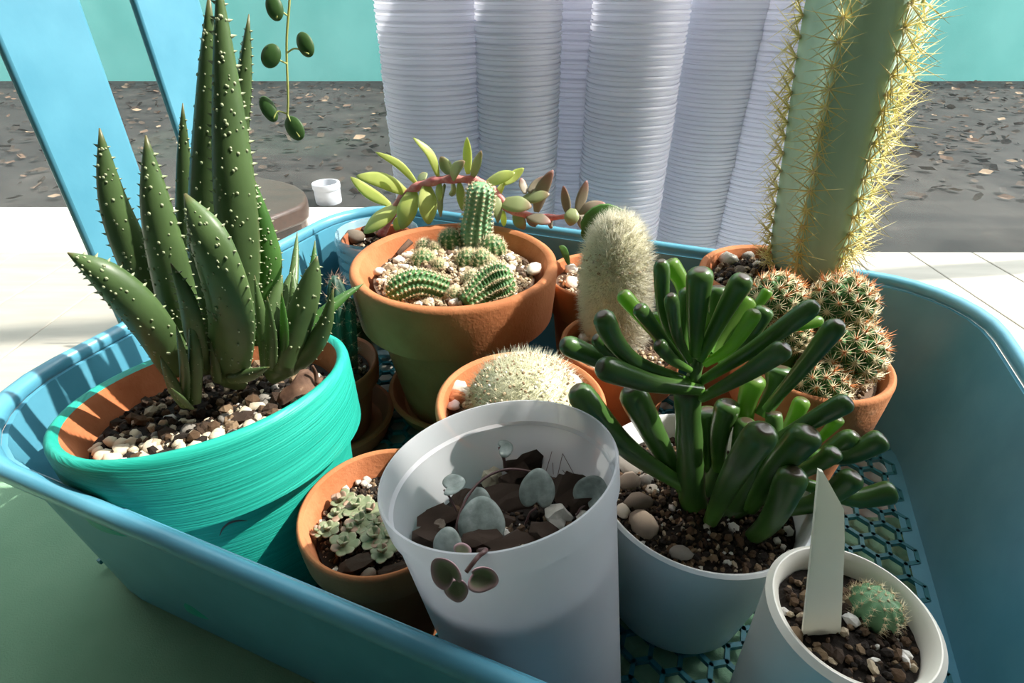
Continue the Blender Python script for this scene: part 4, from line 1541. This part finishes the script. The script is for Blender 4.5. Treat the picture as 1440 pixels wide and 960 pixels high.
def heart(px, py, wpx, tipdir, normal, m='heart', up=.012, cup=.15, asp=1.0, pts=None):
    """cordate leaf; tipdir and normal in world space"""
    c = on_soil(P, px, py, up) if pts is None else pts
    hw = wpx / 2 * depth(c) / FPX
    nrm = unit(normal)
    y = np.asarray(tipdir, float)
    y = unit(y - nrm * y.dot(nrm))
    x = np.cross(y, nrm)
    na, nr = 40, 6
    V, F, tt = [], [], []
    for side, off in ((1, .0006), (-1, -.0006)):
        V.append(c + nrm * off)
        tt.append(0)
        for i in range(1, nr + 1):
            for k in range(na):
                a = 2 * math.pi * k / na
                sx_ = math.sin(a)
                ry = math.cos(a)
                rad = 1.0 - .55 * max(0, -ry) ** 6 * (1 - abs(sx_)) ** .6 + .16 * max(0, ry) ** 6
                u = i / nr
                lx, ly = sx_ * rad * u * hw, (ry * rad * u) * hw * asp
                edge = 1.0 if i < nr else .2
                V.append(c + x * lx + y * ly + nrm * (cup * hw * ((lx / hw) ** 2 + (ly / hw) ** 2) + cup * .5 * hw * abs(lx / hw) + off * edge))
                tt.append(u)
    h_ = 1 + na * nr
    for sgn, b_ in ((1, 0), (-1, h_)):
        for k in range(na):
            k2 = (k + 1) % na
            f_ = (b_, b_ + 1 + k, b_ + 1 + k2)
            F.append(f_ if sgn < 0 else f_[::-1])
            for i in range(nr - 1):
                a = b_ + 1 + i * na + k
                b2 = b_ + 1 + i * na + k2
                f_ = (a, a + na, b2 + na, b2)
                F.append(f_ if sgn < 0 else f_[::-1])
    for k in range(na):
        k2 = (k + 1) % na
        F.append((1 + (nr - 1) * na + k, 1 + (nr - 1) * na + k2, h_ + 1 + (nr - 1) * na + k2, h_ + 1 + (nr - 1) * na + k))
    mb = MB()
    mb.add(V, F, tt)
    mb.build('leaf', M[m], hv)
    return c - y * hw * asp * .7


UPV = np.array([0, .35, 1.0])
bpnt = [heart(*c3(535, 645), 68, UPV, (-.1, -.75, .75), up=.012, cup=-.12),
        heart(*c3(515, 545), 42, UPV, (-.2, -.6, .8), up=.014, cup=-.12),
        heart(*c3(368, 745), 44, UPV, (-.3, -.75, .7), up=.010, cup=-.15),
        heart(*c3(440, 775), 26, (1, 0, .3), (0, -.7, .8), 'heart_p', up=.010),
        heart(*c3(810, 490), 52, (.15, .3, 1), (.15, -.85, .55), up=.016, cup=-.12, asp=1.12),
        heart(*c3(1070, 495), 50, (.45, .25, 1), (-.35, -.75, .6), up=.012, cup=.25, asp=1.0),
        heart(*c3(398, 462), 46, (1, .3, .45), (-.25, .15, 1), up=.020, asp=.75),
        heart(*c3(648, 268), 40, (1, .1, .15), (0, .12, 1), up=.022, asp=.55, cup=-.1),
        heart(*c3(660, 282), 20, (1, -.2, .1), (0, -.5, 1), up=.020, asp=.6)]
stp = [c3(530, 720), c3(505, 620), c3(430, 790), c3(470, 790), c3(745, 640), c3(985, 620), c3(420, 565), c3(655, 352), c3(655, 352)]
for i, (bb, sp2) in enumerate(zip(bpnt, stp)):
    e = on_soil(P, sp2[0], sp2[1] + 4, .003 if i not in (6, 7, 8) else .012)
    vtube([bb, bb * .5 + e * .5 + NZ * .002, e], .0005, 'petiole')
# leaves hanging over the front rim
for (cx, cy, wpx, td_, nr_) in ((388, 862, 44, (-.6, 0, .8), (-.25, -.8, .4)), (525, 880, 40, (.8, 0, -.3), (.3, -.85, .3)), (420, 925, 34, (.2, 0, -1), (0, -.9, .2))):
    pz = W(*c3(cx, cy), .105)
    heart(0, 0, wpx, td_, nr_, 'heart_p', cup=.45, asp=1.1, pts=pz)
vtube([on_soil(P, *c3(525, 765), .004), W(*c3(560, 765), .115), W(*c3(520, 800), .109), W(*c3(465, 870), .106)], .0008)
# bark chunks and bits
BK = [((340, 600), (.0105, .007, .004), .3, 'dark bark chunk at the left wall of the clear pot'), ((290, 715), (.009, .007, .005), -.2, 'brown bark chunk at the front left of the clear pot'),
      ((745, 355), (.010, .004, .007), .1, 'upright brown bark chunk at the back of the clear pot'), ((700, 430), (.008, .006, .006), .6, 'dark bark chunk behind the grey heart leaf'),
      ((660, 540), (.017, .009, .004), .25, 'wide flat greyish bark slab in the middle of the clear pot'), ((940, 480), (.010, .007, .007), .9, 'dark bark chunk behind the right heart leaves'),
      ((700, 735), (.012, .006, .004), .4, 'reddish bark chunk in front of the bark slab'), ((545, 745), (.009, .006, .006), -.3, 'dark bark chunk under the big heart leaf'),
      ((450, 520), (.006, .005, .003), .8, 'small bark chip beside the vine stem'), ((850, 700), (.009, .006, .004), -.5, 'dark bark chunk near the front right of the clear pot'),
      ((1020, 560), (.007, .004, .006), .2, 'dark bark chunk against the right wall of the clear pot'), ((590, 640), (.010, .005, .004), -.1, 'dark bark chunk in shade beside the big heart leaf')]
for (cx, cy), s, rz, lb in BK:
    stone('bark_chunk', on_soil(P, *c3(cx, cy + 15), .003), s, 'bark', lb, 'bark', 'bark chunks in the clear pot', blocky=.6, rough=.75, rot=(random.uniform(-.3, .3), random.uniform(-.3, .3), rz))
for (cx, cy), s, mk, lb in (((915, 622), .0058, 'perlite', 'lumpy white perlite clump in the clear pot'), ((1025, 600), .0028, 'perlite', 'small white perlite bit by the right wall of the clear pot'),
                            ((590, 425), .0055, 'pebble', 'tan stone at the back of the clear pot'), ((335, 658), .004, 'pebble_b', 'golden brown stone at the left of the clear pot'), ((455, 712), .0025, 'pale', 'tiny pale stone by the vine base')):
    stone('mix_stone', on_soil(P, cx * .2917 + 520, cy * .2917 + 554, .003), s, mk, lb, 'pebble', rough=.7)
# fine dead twigs
tw = thing('dry_twig', on_soil(P, *c3(930, 420)), 'fine dry branched twig standing at the back of the clear pot', 'twig')
for a_, b_ in (((900, 430), (930, 300)), ((930, 300), (985, 400)), ((845, 400), (878, 290)), ((930, 380), (960, 420)), ((885, 400), (882, 345))):
    P0, P1 = W(*c3(*a_), Yv + .022), W(*c3(*b_), Yv + .022)
    mb = MB()
    sweep(mb, bez([P0, P1], 4), np.full(4, .00016), np.full(4, .00016), TOCAM, 5)
    mb.build('twig', M['vine'], tw)

# ------------------------------------------------------------------ rosettes in the small terracotta pot
P = POTS['lowleft']


def c2(cx, cy):
    return 410 + cx * .21875, 620 + cy * .21875


RS = [((355, 690), 26, 7, 'low rosette of rounded grey-green leaves nearest the front of the small pot'), ((545, 640), 28, 8, 'broad grey-green rosette close to the clear pot'),
      ((430, 440), 25, 7, 'grey-green rosette at the middle back of the small pot'), ((340, 400), 22, 6, 'small grey-green rosette at the back left of the cluster'),
      ((455, 545), 26, 7, 'grey-green rosette with reddish lower leaves in the cluster middle'), ((255, 590), 21, 6, 'small pale rosette at the left of the cluster'),
      ((600, 735), 24, 7, 'grey-green rosette at the front right of the cluster'), ((520, 470), 22, 6, 'grey-green rosette half hidden by the clear pot'), ((185, 600), 14, 5, 'tiny pale green rosette at the far left of the cluster'),
      ((310, 490), 17, 6, 'small grey-green rosette between the larger ones'),
      ((640, 640), 20, 6, 'grey-green rosette tucked against the clear pot wall'), ((390, 590), 18, 6, 'small grey-green rosette just behind the front one'), ((570, 560), 18, 6, 'small grey-green rosette behind the broad one')]
for (cx, cy), sz, nl, lb in RS:
    px, py = c2(cx, cy)
    q = on_soil(P, px, py + 7)
    sz = sz * 1.36
    k = depth(q) / FPX
    t = thing('rosette', q, lb, 'succulent', 'rosettes in the small terracotta pot')
    hgt = .008
    mb = MB()
    sweep(mb, bez([q, q + [0, 0, hgt]], 5), np.full(5, .0012), np.full(5, .0012), TOCAM, 8)
    mb.build('stem', M['ros'], t)
    o0 = random.uniform(0, 6.28)
    for ring, (m_, ln, elev, wd) in enumerate(((nl, 1.0, .25, .40), (max(3, nl - 3), .55, .9, .28))):
        for i in range(m_):
            a = o0 + ring * .5 + 2 * math.pi * i / m_ + random.uniform(-.2, .2)
            d = np.array([math.cos(a), math.sin(a), 0])
            L = sz * .62 * k * ln * random.uniform(.85, 1.15)
            b0 = q + [0, 0, hgt * (.8 + .25 * ring)]
            tp = b0 + d * L * math.cos(elev) + np.array([0, 0, L * math.sin(elev)])
            md = b0 + d * L * .5 * math.cos(elev) + np.array([0, 0, L * .42 * math.sin(elev) - .0002])
            leaf(t, M['ros_r'] if random.random() < .10 else M['ros'], [b0, md, tp], sz * wd * .62 * k * 1.05, .0010, 'spoon', np.array([0, 0, 1.0]) - d * .3, 9, 10, .2)
stone('bark_chunk', on_soil(P, *c2(420, 815), .003), (.0115, .0055, .005), 'bark', 'weathered brown bark chunk at the front of the rosette pot', 'bark', blocky=.5, rough=.7, rot=(0, .1, .55))
stone('bark_chunk', on_soil(P, *c2(690, 850), .002), (.010, .004, .004), 'bark', 'dark bark chunk in the rosette pot beside the clear pot', 'bark', blocky=.5, rough=.7, rot=(0, 0, .2))
stone('pebble', on_soil(P, *c2(495, 880), .002), (.0034, .005, .0035), 'pebble_b', 'tan oval pebble at the front of the rosette pot', 'pebble', rough=.25)
for cx, cy in ((215, 465), (470, 285), (500, 300), (430, 270), (490, 265), (270, 860), (200, 540), (340, 318)):
    stone('perlite_grain', on_soil(P, *c2(cx, cy), .001), random.uniform(.0012, .0026), 'perlite', 'white perlite grain on the soil around the rosettes', 'perlite', 'perlite grains around the rosettes')

# ------------------------------------------------------------------ cream pot: plant tag and small cactus
P = POTS['mug']
t0 = W(1160, 862, .112)
mb = MB()
fy = .112
# outline in the photo: pointed top, parallel sides
outl = [(1128, 900), (1139, 800), (1152, 662), (1158, 664), (1187, 716), (1188, 760), (1182, 900)]
V = [W(a, c, fy) for a, c in outl]
dz = np.array([0, .0012, 0])
n = len(V)
mb.add(V + [v + dz for v in V], [tuple(range(n)), tuple(range(2 * n - 1, n - 1, -1))] + [(i, i + n, (i + 1) % n + n, (i + 1) % n) for i in range(n)])
mb.build('plant_tag', M['tag'], loc=V[0], smooth=False, label='blank pointed ivory plastic plant tag standing in the cream pot', cat='plant tag')
q = P.c - P.B[:, 2] * P.soil_d + [.012, .004, 0]
sb = thing('button_cactus', q, 'little pale spiny cactus in the small cream pot', 'cactus')
cactus_stem(sb, M['cactus_b'], [q - up * .002, q + up * .006, q + up * .013], .0095, 11, .14, 8, 7, .003, .00014, n=16, prof=capped)

# ------------------------------------------------------------------ hanging round-leaved vine at the top left
hvq = W(404, 165, .56)
pv = thing('hanging_vine', hvq, 'hanging vine tip with round dark green leaves at the top left', 'vine')
mb = MB()
stp_ = [hvq, W(405, 135, .56), W(403, 60, .562), W(408, -20, .565), W(404, -120, .57)]
C = bez(stp_, 24)
sweep(mb, C, np.full(24, .0011), np.full(24, .0011), TOCAM, 8)
mb.build('stem', M['pennystem'], pv)


def penny(px, py, hl, hwd, ang, nrm):
    c = W(px, py, .555)
    k = depth(c) / FPX
    xa = np.array([1, 0, 0])
    ya = np.array([0, SP, CP])
    d = xa * math.cos(ang) + ya * math.sin(ang)
    nrm = unit(nrm)
    d = unit(d - nrm * d.dot(nrm))
    e = np.cross(d, nrm)
    V, F = [], []
    na = 28
    for sg in (1, -1):
        V.append(c + nrm * .0009 * sg)
        for u in (.5, .92, 1.0):
            for i in range(na):
                a = 2 * math.pi * i / na
                V.append(c + (d * math.cos(a) * hl + e * math.sin(a) * hwd) * k * u + nrm * (.0009 * sg * (1 if u < 1 else .2) - .002 * u * u))
    h_ = 1 + 3 * na
    for b_, fl in ((0, 0), (h_, 1)):
        for i in range(na):
            i2 = (i + 1) % na
            fs = [(b_, b_ + 1 + i, b_ + 1 + i2)] + [(b_ + 1 + r * na + i, b_ + 1 + (r + 1) * na + i, b_ + 1 + (r + 1) * na + i2, b_ + 1 + r * na + i2) for r in (0, 1)]
            F += [f[::-1] if fl else f for f in fs]
    for i in range(na):
        i2 = (i + 1) % na
        F.append((1 + 2 * na + i, h_ + 1 + 2 * na + i, h_ + 1 + 2 * na + i2, 1 + 2 * na + i2))
    mb = MB()
    mb.add(V, F)
    mb.build('leaf', M['penny'], pv)
    mb = MB()
    base_ = W(404, 160 if py > 130 else py + 12, .56)
    sweep(mb, bez([c - d * hl * k * .8 if (c - d * hl * k)[0] > c[0] else c, base_ * .5 + c * .5, base_], 8), np.full(8, .0008), np.full(8, .0008), TOCAM, 6)
    mb.build('petiole', M['pennystem'], pv)


penny(377, 153, 18, 10.5, R_(115), (.2, -1, .3))
penny(413, 180, 17.5, 13, R_(118), (-.1, -1, .3))
penny(380, 78, 17, 13, R_(60), (.1, -1, .3))
penny(428, 62, 17, 12, R_(110), (-.1, -1, .3))
penny(385, 10, 17, 12, R_(100), (.1, -1, .3))

# ------------------------------------------------------------------ stacks of nested clear pots behind the basket
ORD = ['lowest', 'second', 'third', 'fourth', 'fifth', 'sixth', 'seventh', 'eighth', 'ninth', 'tenth', 'eleventh', 'twelfth', 'thirteenth', 'fourteenth', 'fifteenth', 'sixteenth', 'seventeenth', 'eighteenth', 'nineteenth', 'twentieth']
ORD += ['twenty-' + w for w in ('first', 'second', 'third', 'fourth', 'fifth', 'sixth', 'seventh', 'eighth', 'ninth')] + ['thirtieth'] + ['thirty-' + w for w in ('first', 'second', 'third', 'fourth', 'fifth', 'sixth', 'seventh', 'eighth')]


def cup_mesh(Rr, full):
    mb = MB()
    hh = .058 if full else .0115
    rb_ = Rr - .0022 - (hh - .010) * .10
    lathe(mb, [(rb_, 0), (Rr - .0030, hh - .0090), (Rr - .0008, hh - .0086), (Rr - .0004, hh - .0052), (Rr - .0018, hh - .0048), (Rr - .0014, hh - .0026), (Rr, hh - .0022), (Rr, hh - .0003), (Rr - .0005, hh), (Rr - .0016, hh), (Rr - .0022, hh - .001), (Rr - .0040, hh - .009), (rb_ - .0010, .0012)], 40)
    if full:
        lathe(mb, [(rb_, 0), (.002, 0)], 40)
    return mb.mesh('nested_pot', M['cups'], angle=60)


STK = [(618, .690, .0600, 37, 'second stack from the left end'), (728, .668, .0475, 37, ''), (806, .735, .0475, 37, ''), (880, .672, .0520, 37, ''), (990, .720, .0500, 37, ''), (1075, .705, .0500, 37, '')]
SN = ['leftmost stack', 'stack just left of the gap', 'half-hidden stack beside the gap', 'stack behind the woolly cactus', 'stack behind the jade', 'rightmost stack']
for (px, Y, Rr, n, _), nm in zip(STK, SN):
    c = W(px, 200, Y)
    me_f, me_s = cup_mesh(Rr, True), cup_mesh(Rr, False)
    for k in range(n):
        o = bpy.data.objects.new('nested_pot', me_f if k == 0 else me_s)
        COL.objects.link(o)
        zb = TZ if k == 0 else TZ + .058 - .0115 + k * .0098
        o.location = (c[0] + random.gauss(0, .0003), Y + random.gauss(0, .0003), zb)
        o.rotation_euler = (0, 0, random.uniform(0, 6.28))
        setp(o, ORD[k] + ' milky plastic pot up from the table in the ' + nm, 'plastic pot', 'nested pots in the ' + nm)
